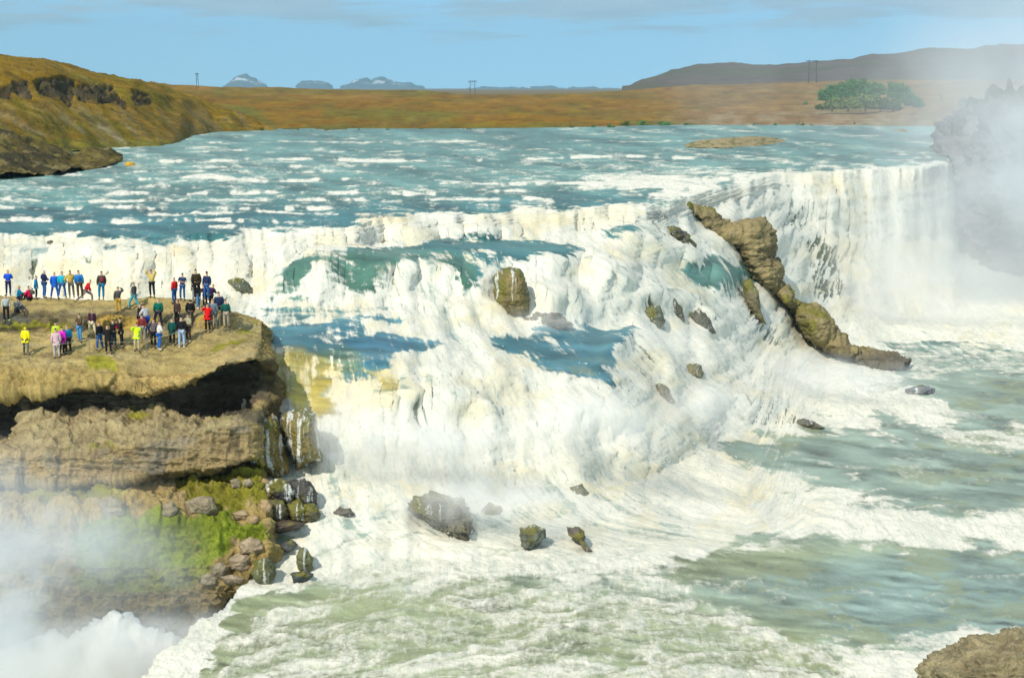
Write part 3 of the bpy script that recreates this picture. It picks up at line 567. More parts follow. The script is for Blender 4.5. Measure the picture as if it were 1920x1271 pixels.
land('hill', [hs(-800,330,90,200,330), hs(-220,305,98,215,330), hs(0,296,103,240,340), hs(80,290,109,255,350), hs(130,284,121,272,360), hs(160,284,132,275,365), hs(200,281,139,284,372), hs(250,277,147,292,385), hs(300,275,158,298,420), hs(322,272,166,308,440), hs(340,265,172,325,440), hs(360,255,180,356,440), hs(400,252,193,385,440), hs(460,250,216,394,430), hs(520,249,243,402,415)],
     2.2, 2.2, 0.8, 12, col_hill, 'hillside', 301, nscale=0.35, bump=(0.8, 0.8), amt=0.5)
def col_knoll(lx, ly, X, Y, Z):
    c = np.empty(X.shape + (3,)); c[...] = (0.13, 0.10, 0.03)
    n1 = fbm(X / 5, Y / 5, Z / 5, 5, 401)
    put(c, sstep(0, 0.5, n1) * 0.8, (0.22, 0.17, 0.035)); put(c, sstep(-0.1, -0.5, n1) * 0.8, (0.06, 0.055, 0.03))
    put(c, sstep(0.2, 0.6, fbm(X / 1.5, Y / 1.5, Z / 1.5, 4, 411)) * 0.6, (0.36, 0.28, 0.10)); put(c, sstep(0.1, 0.5, fbm(X / 1.8, Y / 1.8, Z / 1.8, 4, 413, 0.7)) * 0.7, (0.05, 0.04, 0.02))
    return c, 0
def ks(x, base, top, Db): return [(x, base + 3, Db - 1), (x, base - 3, Db + 1), (x, (base + top) / 2, Db + 14), (x, top, Db + 30), (x, top + 4, Db + 50), (x, top + 20, Db + 90)]
land('shore_knoll', [ks(-800,360,225,180), ks(-220,345,235,185), ks(0,331,244,196), ks(60,326,262,202), ks(115,321,280,208), ks(135,318,293,212), ks(150,316,284,214), ks(165,315,277,216), ks(200,310,281,222), ks(220,304,290,232), ks(229,300,297,238)],
     2.2, 2, 1.1, 6, col_knoll, 'knoll', 421, nscale=0.6, bump=(0.8, 0.5), amt=0.5)
def col_plain(lx, ly, X, Y, Z):
    c = np.empty(X.shape + (3,)); c[...] = (0.25, 0.125, 0.0)
    n1 = fbm(lx / 130, ly / 12, 0.3, 5, 501); n2 = fbm(lx / 22, ly / 4, 0.3, 5, 511, 0.6)
    put(c, sstep(0.0, 0.6, n1) * 0.5, (0.17, 0.12, 0.03)); put(c, sstep(-0.1, -0.6, n1) * 0.5, (0.30, 0.16, 0.03)); put(c, sstep(0.05, 0.5, fbm(lx / 60, ly / 7, 0.9, 4, 505)) * 0.5, (0.15, 0.125, 0.012))
    Gm = np.zeros(GX.shape)
    for pts, v in (([(300,195),(470,200),(520,238),(300,250)], 0.8), ([(610,205),(740,203),(880,212),(860,222),(700,225),(600,218)], 0.75), ([(300,238),(1100,242),(1100,252),(300,252)], 0.8), ([(1160,228),(1240,226),(1330,234),(1200,240)], 1), ([(1400,232),(1520,232),(1520,242),(1400,244)], 0.8), ([(1530,195),(1720,192),(1740,205),(1540,210)], 0.7), ([(1600,225),(1780,215),(1790,300),(1700,270)], 0.5),
                   ([(400,165),(800,168),(860,176),(400,176)], 0.6)):
        paint(Gm, pts, v, 6)
    put(c, np.clip(sample(Gm, lx, ly) + 0.3 * n2, 0, 1) * 0.8, (0.13, 0.145, 0.018))
    put(c, sstep(1150, 1350, lx) * 0.45, (0.30, 0.20, 0.11))
    put(c, sstep(240, 246, ly) * sstep(1200, 1100, lx) * 0.5, (0.05, 0.05, 0.02))
    # far green verge
    put(c, sstep(-0.2, 0.4, n2) * sstep(1250, 1300, lx) * sstep(1760, 1700, lx) * sstep(205, 215, ly) * 0.5, (0.30, 0.23, 0.15))
    return c * (1 + 0.35 * n2)[..., None], 0.4 * n2
def ps(x, base, top, Db, Dt):
    return [(x, base + 3, Db - 6), (x, base - 2, Db + 2), (x, base - 10, Db + 40), (x, base + (top - base) * 0.45, Db + (Dt - Db) * 0.25), (x, base + (top - base) * 0.75, Db + (Dt - Db) * 0.5), (x, top, Dt), (x, top + 1.5, Dt + 500), (x, top + 6, Dt + 2500), (x, top + 8, 9000)]
land('plain', [ps(-900,252,150,380,900), ps(-260,252,150,380,900), ps(200,252,150,380,1000), ps(310,252,158,385,1100), ps(400,250,164,395,1300), ps(520,250,164,395,1400), ps(620,249,168,400,1500), ps(800,249,170,400,1600), ps(860,248,177,402,1500), ps(1000,246,178,412,1500), ps(1100,242,175,430,1500), ps(1200,238,168,452,1600), ps(1300,237,160,458,1700), ps(1500,240,154,445,1700), ps(1620,243,150,430,1700), ps(1700,252,150,385,1500), ps(1760,290,150,300,1300), ps(1790,300,150,280,1200), ps(2300,300,150,280,1200), ps(3300,300,150,280,1200)],
     3, 1.6, 1.0, 40, col_plain, 'moorland', 521, ridged=0.2, nscale=0.08, bump=(0.5, 1.5), amt=0.35)
def col_far(lx, ly, X, Y, Z):
    c = np.empty(X.shape + (3,)); c[...] = (0.13, 0.10, 0.08)
    n1 = fbm(X / 200, Y / 200, Z / 60, 5, 601); put(c, sstep(0, 0.6, n1) * 0.5, (0.10, 0.11, 0.05)); return c, 0
def fs(x, base, top): return [(x, base + 10, 1900), (x, base, 2000), (x, (base + top) / 2, 2400), (x, top, 2900), (x, top + 3, 3600), (x, top + 20, 5000)]
land('far_hill', [fs(1165,172,170), fs(1180,172,163), fs(1215,170,152), fs(1245,170,140), fs(1265,170,132), fs(1310,168,123), fs(1360,168,122), fs(1430,168,126), fs(1490,165,121), fs(1550,165,115), fs(1600,165,112), fs(1640,165,104), fs(1690,165,103), fs(1750,165,98), fs(1800,165,94), fs(1850,165,89), fs(1920,165,86), fs(2300,165,80), fs(3300,165,85)],
     4, 2, 10, 180, col_far, 'far_heath', 611, nscale=0.012, bump=(0.4, 8), cblur=2, amt=0.25)
def col_gorge(lx, ly, X, Y, Z):
    c = np.empty(X.shape + (3,)); c[...] = (0.26, 0.235, 0.22)
    n1 = fbm(X / 4, Y / 4, Z / 9, 5, 701); put(c, sstep(0, 0.5, n1) * 0.7, (0.10, 0.085, 0.08)); put(c, sstep(215, 195, ly) * 0.7, (0.17, 0.15, 0.06)); return c, 0
def gs(x, top, D): return [(x, top - 14, D + 120), (x, top, D + 6), (x, top + 40, D), (x, top + 150, D - 6), (x, 480, D - 10), (x, 640, D - 22)]
land('gorge_wall', [[(1762,310,330),(1765,318,300),(1768,330,290),(1775,350,280),(1790,480,275),(1800,640,260)], [(1768,272,330),(1770,280,292),(1772,300,286),(1780,400,275),(1800,480,265),(1815,640,240)], gs(1792,236,268), gs(1830,205,262), gs(1870,192,256), gs(1930,186,250), gs(2300,170,230), gs(3100,160,200)],
     3, 3, 4.5, 9, col_gorge, 'gorge_rock', 711, ridged=0.7, nscale=0.3, bump=(0.9, 1))
# gravel islet in the river
def col_isl(lx, ly, X, Y, Z):
    c = np.empty(X.shape + (3,)); c[...] = (0.38, 0.31, 0.17); n1 = fbm(lx / 8, ly / 3, 0.3, 4, 801); put(c, sstep(0.1, 0.5, n1) * 0.7, (0.16, 0.16, 0.05)); return c, 0
def isl(x, top, base):
    D = 10.75 * F / (base - HZ); return [(x, base + 3, D - 3), (x, base, D), (x, (base + top) / 2, D + 4), (x, top, D + 12), (x, top + 0.5, D + 30), (x, top + 3, D + 40)]
land('gravel_islet', [isl(1284,272,274), isl(1310,264,276), isl(1360,259,276), isl(1420,256,272), isl(1450,258,268), isl(1474,264,265)], 2, 1, 0.25, 3, col_isl, 'gravel', 811, nscale=0.8)
# base sheet that carries the land out to the horizon
def base_sheet():
    bm = bmesh.new()
    ys = [60, 120, 300, 800, 2500, 20000]; xs = [-20000, -2500, -600, -150, 0, 150, 600, 2500, 20000]
    vs = [[bm.verts.new((x, y, -14 if y < 700 else (8 if y < 2000 else 30))) for x in xs] for y in ys]
    for i in range(len(ys) - 1):
        for j in range(len(xs) - 1): bm.faces.new((vs[i][j], vs[i][j + 1], vs[i + 1][j + 1], vs[i + 1][j]))
    me = bpy.data.meshes.new('ground'); bm.to_mesh(me); bm.free()
    o = link('ground', me, mat_plain('ground_soil', (0.2, 0.14, 0.06), 0.95, 0.1, 0.3, 0.02)); tag(o, kind='structure')
base_sheet()
# distant mountains
def mountain(pts, D, seed):
    sts = [[(x, 182, D - 1400), (x, 168, D - 800), (x, (y + 168) / 2, D - 300), (x, y, D), (x, y + 2, D + 500), (x, 180, D + 1500)] for x, y in pts]
    lx, ly, Q = lattice(sts, 2.5, 2, 'D', cblur=0)
    X, Y, Z = Q[..., 0], Q[..., 1], Q[..., 2]
    Q2 = Q + normals(Q) * (26 * fbm(X / 240, Y / 240, Z / 120, 4, seed, 0.6, ridged=True))[..., None]
    c = np.empty(Q.shape); c[...] = (0.10, 0.12, 0.14)
    sn = sstep(0.25, 0.4, fbm(X / 180, Y / 180, Z / 80, 4, seed + 1)) * sstep(166, 150, ly); put(c, sn, (0.8, 0.8, 0.8))
    o = link('mountain', grid_mesh('mountain', Q2, None, None, {'Col': c}), MTN); tag(o, kind='structure')
MTN = mat_ground('mountain_rock', 0.01, 0.5, 10, 0.95, 0.2)
mountain([(420,168),(428,156),(445,147),(460,143),(475,148),(492,160),(500,168)], 16400, 901)
mountain([(558,168),(565,153),(580,150),(600,153),(612,158),(624,168)], 15600, 911)
mountain([(640,168),(652,158),(668,149),(680,149),(695,156),(705,150),(720,148),(740,154),(765,158),(785,164),(800,170)], 16800, 921)
mountain([(860,178),(890,168),(910,166),(940,170),(965,175),(985,172),(1000,165),(1030,164),(1060,172),(1090,168),(1130,172),(1160,178)], 17200, 931)

# ================================================================== ROCKS
MR_DRY = mat_ground('dry_rock', 1.6, 0.8, 0.15, 0.9, 0.4)
MR_WET = mat_ground('wet_rock', 1.6, 0.7, 0.12, 0.38, 0.4, 0.5)
def polyrock(name, pts, D, thick, col, label, cat='rock', group=None, wet=False, amp=0.18, sc=1.0, moss=0, seed=None, tilt=0.0, streak=0, step=2.2):
    """closed boulder whose outline is a polygon of photo pixels at distance D, bulging towards and away from us"""
    seed = rnd.randrange(1, 900) if seed is None else seed
    pts = np.array(pts, float); c = pts.mean(0)
    per = np.concatenate([pts, pts[:1]]); seg = np.linalg.norm(np.diff(per, axis=0), axis=1); cum = np.concatenate([[0], np.cumsum(seg)])
    nb = int(max(20, min(220, cum[-1] / step)))
    t = np.linspace(0, cum[-1], nb + 1)
    bx, by = np.interp(t, cum, per[:, 0]), np.interp(t, cum, per[:, 1])
    nr = int(max(8, min(80, nb / 3)))
    ph = np.linspace(-math.pi / 2, math.pi / 2, nr * 2 + 1)
    r = np.cos(ph)[:, None] ** 0.75; dd = np.sin(ph)[:, None]
    X_ = c[0] + (bx - c[0])[None] * r; Y_ = c[1] + (by - c[1])[None] * r
    Dd = D + dd * thick / 2 + 0 * X_ - tilt * (Y_ - c[1])
    Q = world(X_, Y_, D=Dd)
    cen = Q.reshape(-1, 3).mean(0)
    n = Q - cen; n[..., 1] *= 1.0; n /= np.maximum(np.linalg.norm(n, axis=-1, keepdims=True), 1e-6)
    X, Y, Z = Q[..., 0], Q[..., 1], Q[..., 2]
    d = amp * (fbm(X / sc, Y / sc, Z / sc, 5, seed, 0.6) * 0.8 + 0.9 * (fbm(X / sc * 0.8, Y / sc * 0.8, Z / sc * 1.6, 4, seed + 7, 0.6, ridged=True) - 0.3))
    d += amp * 0.35 * fbm(X / sc * 4, Y / sc * 4, Z / sc * 5, 3, seed + 11, 0.6, ridged=True)
    Q2 = Q + n * d[..., None]; Q2[:, -1] = Q2[:, 0]
    cc = np.empty(Q.shape); cc[...] = col
    n2 = fbm(X / 0.9, Y / 0.9, Z / 0.9, 4, seed + 9)
    put(cc, sstep(0.0, 0.5, n2) * 0.5, tuple(v * 0.55 for v in col)); put(cc, sstep(-0.1, -0.5, n2) * 0.4, tuple(min(0.8, v * 1.4) for v in col))
    if moss: put(cc, sstep(0.1, 0.6, fbm(X / 1.2, Y / 1.2, Z / 1.2, 4, seed + 4) + moss - 0.4 + 0.6 * n[..., 2]), (0.16, 0.15, 0.02) if wet else (0.20, 0.20, 0.025))
    if streak:
        s_ = fbm(X / 0.16, Y / 0.8, Z / 3.5, 4, seed + 14, 0.65) + 0.25 * fbm(X / 0.9, Y, Z / 5, 3, seed + 15) + streak - 0.5
        put(cc, sstep(0.12, 0.45, s_) * 0.85, (0.72, 0.74, 0.70))
    cc[:, -1] = cc[:, 0]
    o = link(name, grid_mesh(name, Q2, None, None, {'Col': np.clip(cc, 0.005, 0.9)}), MR_WET if wet else MR_DRY)
    # put the origin at the rock's own centre
    o.data.transform(Matrix.Translation(-Vector(cen.tolist()))); o.location = Vector(cen.tolist())
    tag(o, label, cat, group)
    return o
TAN, OLI, DRK, GRY = (0.33, 0.25, 0.13), (0.19, 0.165, 0.06), (0.075, 0.075, 0.05), (0.37, 0.31, 0.20)
g_ridge = 'rocks of the ridge that splits the falls'
polyrock('rock', [(925,520),(935,508),(955,505),(975,508),(985,530),(992,560),(992,592),(960,596),(940,588),(930,565)], waterD(958,570) - 0.5, 3.0, (0.21,0.16,0.05), 'squat mossy brown rock block standing alone in the middle of the falls', wet=True, moss=0.35, streak=0.22, amp=0.15)
Dr = [waterD(1300,400) - 1.5, waterD(1400,450), waterD(1460,540), waterD(1560,640)]
def ridge():
    LR = [(1293,395,1298,391),(1300,403,1330,393),(1312,420,1350,405),(1330,438,1368,421),(1350,450,1384,424),(1372,455,1404,412),(1386,462,1434,412),(1390,468,1450,432),(1396,482,1452,462),(1400,498,1446,480),(1412,512,1462,492),(1426,526,1466,508),(1434,533,1455,529),(1446,540,1466,533),(1456,548,1483,541),(1470,563,1484,557),(1484,576,1500,571),(1493,592,1534,573),(1506,612,1560,597),(1522,634,1567,618),(1540,646,1577,630),(1562,657,1600,650),(1596,670,1624,660),(1622,690,1662,664),(1648,692,1690,672),(1690,690,1708,681)]
    wd = np.array([waterD((a_ + c_) / 2, (b_ + d_) / 2 + 4) for a_, b_, c_, d_ in LR]); wd = np.minimum.accumulate(blur_rows(wd, 3, 0))
    st = []
    for i, (a_, b_, c_, d_) in enumerate(LR):
        t = i / (len(LR) - 1); D0 = wd[i] + 0.3 + {13: 1.6, 14: 2.2, 16: 1.8, 17: 1.2, 20: 1.2, 22: 1.4}.get(i, 0); m1 = (a_ * .75 + c_ * .25, b_ * .75 + d_ * .25 - 2); m2 = (a_ * .35 + c_ * .65, b_ * .35 + d_ * .65 - 1)
        st.append([(a_, b_ + 2, D0 + 5), (a_, b_, D0 + .6), (m1[0], m1[1], D0 - 1.0), (m2[0], m2[1], D0 - .6), (c_, d_, D0 + 1.2), (c_ + 1, d_ + 4, D0 + 7)])
    # interpolate across the strip: rows run across, columns along
    A = np.array(st, float); n_ = 420; t_ = np.linspace(0, len(LR) - 1, n_); B = np.empty((6, n_, 3))
    for k in range(6):
        for c in range(3): B[k, :, c] = np.interp(t_, np.arange(len(LR)), A[:, k, c])
    B = blur_rows(B, 3, 1); r_ = np.linspace(0, 5, 60); i0 = np.clip(np.floor(r_).astype(int), 0, 4); tt = (r_ - i0)[:, None, None]
    G = B[i0] * (1 - tt) + B[i0 + 1] * tt; G = blur_rows(G, 2, 0)
    Q = world(G[..., 0], G[..., 1], D=G[..., 2]); X, Y, Z = Q[..., 0], Q[..., 1], Q[..., 2]
    cr = fbm(X / 1.1, Y / 1.1, Z / 0.8, 5, 1301, 0.62, ridged=True); stt = fbm(X / 4, Y / 4, Z / 0.5, 4, 1311, 0.6); bg = fbm(X / 2.6, Y / 2.6, Z / 2.6, 4, 1321)
    Q2 = Q + normals(Q) * (0.34 * cr + 0.22 * stt + 0.22 * bg)[..., None]
    c = np.empty(Q.shape); c[...] = (0.30, 0.245, 0.12)
    put(c, sstep(0.0, 0.5, bg) * 0.6, (0.38, 0.30, 0.15)); put(c, sstep(-0.05, -0.5, stt) * 0.7, (0.15, 0.12, 0.065)); put(c, sstep(0.1, 0.5, -cr) * 0.5, (0.11, 0.09, 0.05))
    mo = sstep(0.0, 0.4, fbm(X / 1.5, Y / 1.5, Z / 1.5, 4, 1331)) * (sstep(530, 545, G[..., 1]) * sstep(668, 650, G[..., 1]) + 0.5 * sstep(415, 400, G[..., 1])); put(c, mo * 0.8, (0.20, 0.19, 0.03))
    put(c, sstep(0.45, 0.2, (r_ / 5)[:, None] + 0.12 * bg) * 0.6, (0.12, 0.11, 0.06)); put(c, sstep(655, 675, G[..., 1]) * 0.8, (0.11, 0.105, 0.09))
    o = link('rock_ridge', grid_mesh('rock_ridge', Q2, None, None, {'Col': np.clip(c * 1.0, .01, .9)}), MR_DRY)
    tag(o, 'long broken tan and mossy rock ridge running down between the two falls into the pool', 'rock ridge')
ridge()
polyrock('rock', [(1288,392),(1289,382),(1293,377),(1298,382),(1299,392)], 166, 0.7, (0.14,0.15,0.04), 'tiny upright stone standing on the tip of the ridge in the upper river', amp=0.05)
g_w = 'wet rocks poking out of the falls'
wl = [
 ([(1232,430),(1262,430),(1285,440),(1300,462),(1270,466),(1245,448)], DRK, 'dark hump in the white water left of the ridge slab'),
 ([(1208,582),(1222,574),(1236,580),(1243,600),(1240,620),(1222,612),(1210,600)], (0.12,0.13,0.08), 'round dark green rock in the falls below the blue shelf'),
 ([(1252,565),(1266,562),(1278,580),(1284,602),(1270,600),(1258,585)], DRK, 'slim dark rock right of the round green one in the falls'),
 ([(1290,588),(1312,582),(1330,598),(1342,625),(1325,622),(1305,606)], DRK, 'dark arched rock with foam streaks, rightmost of the three under the blue shelf'),
 ([(1392,528),(1408,526),(1422,548),(1425,580),(1436,606),(1418,596),(1400,566)], (0.16,0.14,0.07), 'tall brown rock fin under the edge of the small blue shelf by the ridge'),
 ([(1290,686),(1300,682),(1312,686),(1316,700),(1310,710),(1296,708),(1290,698)], (0.20,0.18,0.10), 'small round tan rock alone in the white water of the lower cascade'),
 ([(1232,722),(1240,720),(1252,730),(1265,752),(1258,756),(1244,742),(1234,732)], (0.13,0.12,0.07), 'slanting dark rock sliver low in the middle cascade'),
 ([(978,600),(1010,590),(1045,592),(1068,606),(1050,614),(1010,616),(985,612)], (0.16,0.13,0.09), 'low brown rock hump at the foot of the mossy block'),
 ([(430,530),(445,526),(462,534),(474,548),(470,560),(452,556),(440,544)], (0.10,0.11,0.07), 'streaked dark rock in the white water just beyond the crowd'),
 ([(772,945),(800,936),(830,938),(860,944),(872,970),(884,995),(880,1020),(850,1015),(830,990),(800,972),(775,958)], (0.115,0.105,0.06), 'largest dark rock mass in the boiling foam at the foot of the main cascade'),
 ([(976,992),(1000,986),(1020,992),(1018,1008),(1000,1022),(984,1040),(980,1015)], (0.10,0.11,0.08), 'pointed dark rock in the foam, right of the largest one'),
 ([(1065,990),(1084,988),(1094,1000),(1092,1012),(1110,1032),(1100,1038),(1084,1012),(1070,1004)], (0.12,0.10,0.08), 'bent brown rock at the right end of the foam field'),
 ([(905,955),(920,948),(938,950),(940,964),(925,970),(910,966)], (0.15,0.13,0.10), 'small brown rock cap in the foam between the largest rock and the twin rocks'),
 ([(1072,915),(1090,912),(1101,924),(1096,934),(1080,930)], (0.14,0.14,0.09), 'grey rock at the top right of the foam field'),
 ([(628,960),(640,954),(656,954),(660,964),(645,970),(634,972)], (0.11,0.10,0.08), 'flat dark stone in swirling foam near the wet boulders'),
 ([(1490,790),(1510,788),(1530,794),(1546,802),(1530,808),(1505,806)], (0.14,0.13,0.09), 'flat rock tip where the lowest cascade meets the pool'),
 ([(1700,730),(1725,724),(1750,728),(1752,740),(1725,744),(1705,740)], (0.18,0.19,0.20), 'grey rock awash in the misty pool below the spit'),
 ([(88,456),(95,454),(103,458),(98,462),(90,462)], DRK, 'black stone tip in the white falls behind the crowd'),
]
for pts, c_, lb in wl:
    m_ = np.array(pts, float); w_ = (m_[:, 0].max() - m_[:, 0].min()); D_ = waterD(m_[:, 0].mean(), m_[:, 1].max() - 3)
    polyrock('rock', pts, D_ + 0.58 * w_ * D_ / F, max(0.5, 1.0 * w_ * D_ / F), tuple(v * 1.25 for v in c_), lb, group=g_w, wet=True, amp=0.16 if w_ < 60 else 0.4, sc=0.8, streak=0.06, moss=0.15)
# wet blocks and boulders beside the terrace
polyrock('rock', [(458,792),(480,784),(510,780),(522,800),(532,840),(540,885),(520,892),(480,890),(462,880),(458,840)], 101.6, 5.0, (0.20,0.145,0.03), 'square mossy wet block under the terrace with two white trickles down its face', wet=True, moss=0.3, streak=0.42, amp=0.22, step=2)
polyrock('rock', [(528,786),(540,776),(570,770),(588,776),(592,800),(598,840),(603,862),(585,866),(570,872),(556,880),(545,840)], 102.0, 5.0, (0.19,0.15,0.035), 'taller mossy wet block with many thin white trickles beside the yellow fall', wet=True, moss=0.25, streak=0.55, amp=0.2, step=2)
g_b = 'wet boulders at the corner of the terrace'
for pts, c_, lb, stv in (
 ([(498,908),(520,900),(545,906),(560,925),(540,945),(515,940),(500,925)], (0.06,0.055,0.05), 'black wet boulder with white rivulets, topmost of the corner boulders', .4),
 ([(545,905),(570,898),(588,915),(594,945),(575,950),(555,935)], (0.07,0.065,0.055), 'black wet boulder rightmost at the corner under the taller block', .4),
 ([(500,940),(530,940),(540,965),(520,985),(500,978)], (0.12,0.10,0.04), 'brown wet boulder against the mossy slope', .05),
 ([(540,948),(560,940),(575,955),(570,975),(548,978),(538,965)], (0.17,0.14,0.035), 'mossy yellow brown boulder among the black corner boulders', .1),
 ([(572,948),(590,946),(600,962),(590,975),(575,972)], (0.11,0.10,0.05), 'small dark boulder at the foot of the corner pile', .2),
 ([(500,985),(540,978),(570,980),(560,990),(510,998)], (0.10,0.07,0.05), 'low reddish rock under the corner boulders', .0),
 ([(480,1055),(500,1048),(512,1058),(516,1078),(505,1090),(485,1088),(474,1074)], (0.12,0.13,0.05), 'round green rock at the tip of the grassy nose', .25),
 ([(555,1036),(570,1030),(582,1045),(583,1062),(570,1070),(558,1055)], (0.13,0.13,0.05), 'small mossy rock in the white rapids below the corner boulders', .25),
 ([(548,1076),(570,1072),(584,1078),(575,1088),(555,1088)], (0.07,0.09,0.09), 'flat dark stone awash where the rapids turn', .1),
 ([(528,1018),(545,1014),(556,1022),(545,1032),(530,1030)], (0.08,0.09,0.08), 'flat dark stone in the blue eddy by the grassy nose', .2)):
    m_ = np.array(pts, float); w_ = (m_[:, 0].max() - m_[:, 0].min()); D_ = waterD(m_[:, 0].mean(), m_[:, 1].max())
    polyrock('boulder', pts, min(D_, 100.5) - 0.1, max(0.8, w_ * D_ / F), c_, lb, 'boulder', g_b, wet=True, amp=0.14, sc=0.7, streak=stv, moss=0.2)
g_s = 'dry boulders on the mossy slope'
for pts, c_, lb in (
 ([(432,902),(445,897),(452,905),(450,914),(436,914)], GRY, 'small pale boulder below the ledge, left of its neighbour on the moss'),
 ([(458,900),(468,898),(472,908),(464,914),(457,910)], GRY, 'small round stone right of the pale boulder on the moss'),
 ([(490,903),(500,900),(508,906),(506,916),(495,916)], (0.42,0.31,0.17), 'tan boulder at the upper right edge of the mossy slope'),
 ([(490,940),(500,939),(508,948),(505,962),(495,966),(490,955)], (0.46,0.33,0.18), 'orange tan boulder beside the black wet rocks'),
 ([(438,962),(455,959),(466,965),(462,974),(442,974)], (0.40,0.30,0.18), 'flat tan boulder above the bright green patch'),
 ([(470,970),(482,967),(487,977),(478,984),(470,980)], (0.42,0.30,0.17), 'tan stone by the corner of the bright green patch'),
 ([(350,940),(372,932),(400,935),(404,955),(385,965),(355,962)], GRY, 'broad grey boulder in the middle of the slope'),
 ([(185,942),(210,933),(235,942),(232,965),(205,972),(188,960)], GRY, 'grey boulder in thin mist at the left of the slope'),
 ([(305,948),(322,942),(330,955),(322,968),(306,965)], GRY, 'squarish grey stone left of the broad grey boulder'),
 ([(452,1018),(470,1010),(490,1016),(495,1030),(478,1040),(456,1036)], (0.40,0.31,0.20), 'pale rock outcrop under the lip of the bright green moss'),
 ([(430,1050),(448,1040),(468,1044),(470,1062),(450,1072),(432,1068)], (0.38,0.30,0.20), 'pale boulder below the outcrop at the nose'),
 ([(395,1060),(412,1056),(425,1064),(420,1080),(400,1080)], GRY, 'grey boulder left of the pale one near the nose'),
 ([(415,1082),(435,1078),(458,1084),(452,1094),(425,1094)], (0.42,0.33,0.22), 'long flat tan boulder, lowest on the nose'),
 ([(378,1080),(395,1076),(408,1084),(402,1094),(382,1094)], GRY, 'grey stone left of the long flat tan boulder')):
    m_ = np.array(pts, float); w_ = (m_[:, 0].max() - m_[:, 0].min()); p_ = hit(CB, m_[:, 0].mean(), m_[:, 1].mean())
    polyrock('boulder', pts, p_.y - 0.1, max(0.4, 0.8 * w_ * p_.y / F), c_, lb, 'boulder', g_s, amp=0.10, sc=0.6)
# near rock, bottom right
polyrock('rock', [(1732,1256),(1764,1236),(1800,1216),(1840,1202),(1885,1196),(1935,1192),(2060,1200),(2120,1300),(2080,1450),(1815,1450),(1756,1300)], waterD(1850,1300) - 6, 9, (0.33,0.28,0.16), 'big pitted pale brown rock in the near right corner', amp=0.4, sc=1.0, step=2.5, seed=55)
# rocks along the far left shore
for pts, D_, c_, lb in (
 ([(235,310),(240,305),(250,306),(257,311),(256,319),(244,321),(236,317)], 226, (0.62,0.37,0.04), 'large yellow boulder standing in the river off the left shore'),
 ([(258,313),(264,309),(270,313),(268,318),(260,318)], 227, (0.55,0.36,0.08), 'small yellow boulder right of the large one off the left shore'),
 ([(188,309),(192,304),(198,307),(198,314),(190,315)], 229, (0.60,0.38,0.05), 'yellow boulder on the left shore under the knoll'),
 ([(181,318),(186,316),(190,320),(184,322)], 224, (0.45,0.36,0.2), 'pale stone at the waterline left of the yellow boulders'),
 ([(338,281),(344,279),(350,282),(344,283)], 300, (0.08,0.08,0.06), 'dark stone awash off the promontory'),
 ([(1118,271),(1121,269),(1125,271),(1122,274)], 320, DRK, 'dark stone tip far out in the upper river'),
 ([(998,280),(1001,279),(1003,281),(1000,283)], 300, DRK, 'tiny dark stone tip near the middle of the upper river')):
    polyrock('boulder', pts, D_, 2.0, c_, lb, 'boulder', amp=0.12, sc=1)

# ================================================================== WHITE BILLOWS BELOW THE BRINK
def billow():
    tp = [(-170,1275),(-60,1262),(0,1240),(60,1206),(130,1194),(185,1160),(212,1145),(245,1160),(290,1180),(335,1192)]
    st = [[(x, y + 60, 92), (x, y, 88.5), (x, y + 12, 86.5), (x, (y + 1500) / 2, 84.5), (x - 10, 1500, 82)] for x, y in tp]
    st.append([(372,1290,92), (372,1268,91), (376,1280,90), (380,1380,88), (380,1500,86)])
    bx, by, Q = lattice(st, 2, 2, 'D', blur=4, cblur=4, jitter=4, seed=9)
    X, Y, Z = Q[..., 0], Q[..., 1], Q[..., 2]
    l1 = fbm(X / 2.2, Y / 2.2, Z / 2.2, 5, 1201, 0.55); l2 = fbm(X / 0.7, Y / 0.7, Z / 0.7, 4, 1211, 0.6)
    Q2 = Q + normals(Q) * ((0.9 * np.abs(l1) + 0.22 * l2) * (1 - 0.75 * sstep(320, 370, bx)))[..., None]
    nm = normals(blur_rows(blur_rows(Q2, 6, 0), 6, 1))
    fc = np.empty(Q.shape); fc[...] = (0.85, 0.85, 0.80); 
    me = grid_mesh('billow', Q2, None, {'foam': np.full(X.shape, 1.0)}, {'Col': fc * 0.5, 'FoamCol': fc, 'Nrm': nm}, np.stack([X, Y + Z], -1))
    o = link('white_billow', me, MW); tag(o, 'billowing white water thrown up where the river drops away at lower left', 'spray', kind='stuff')
billow()
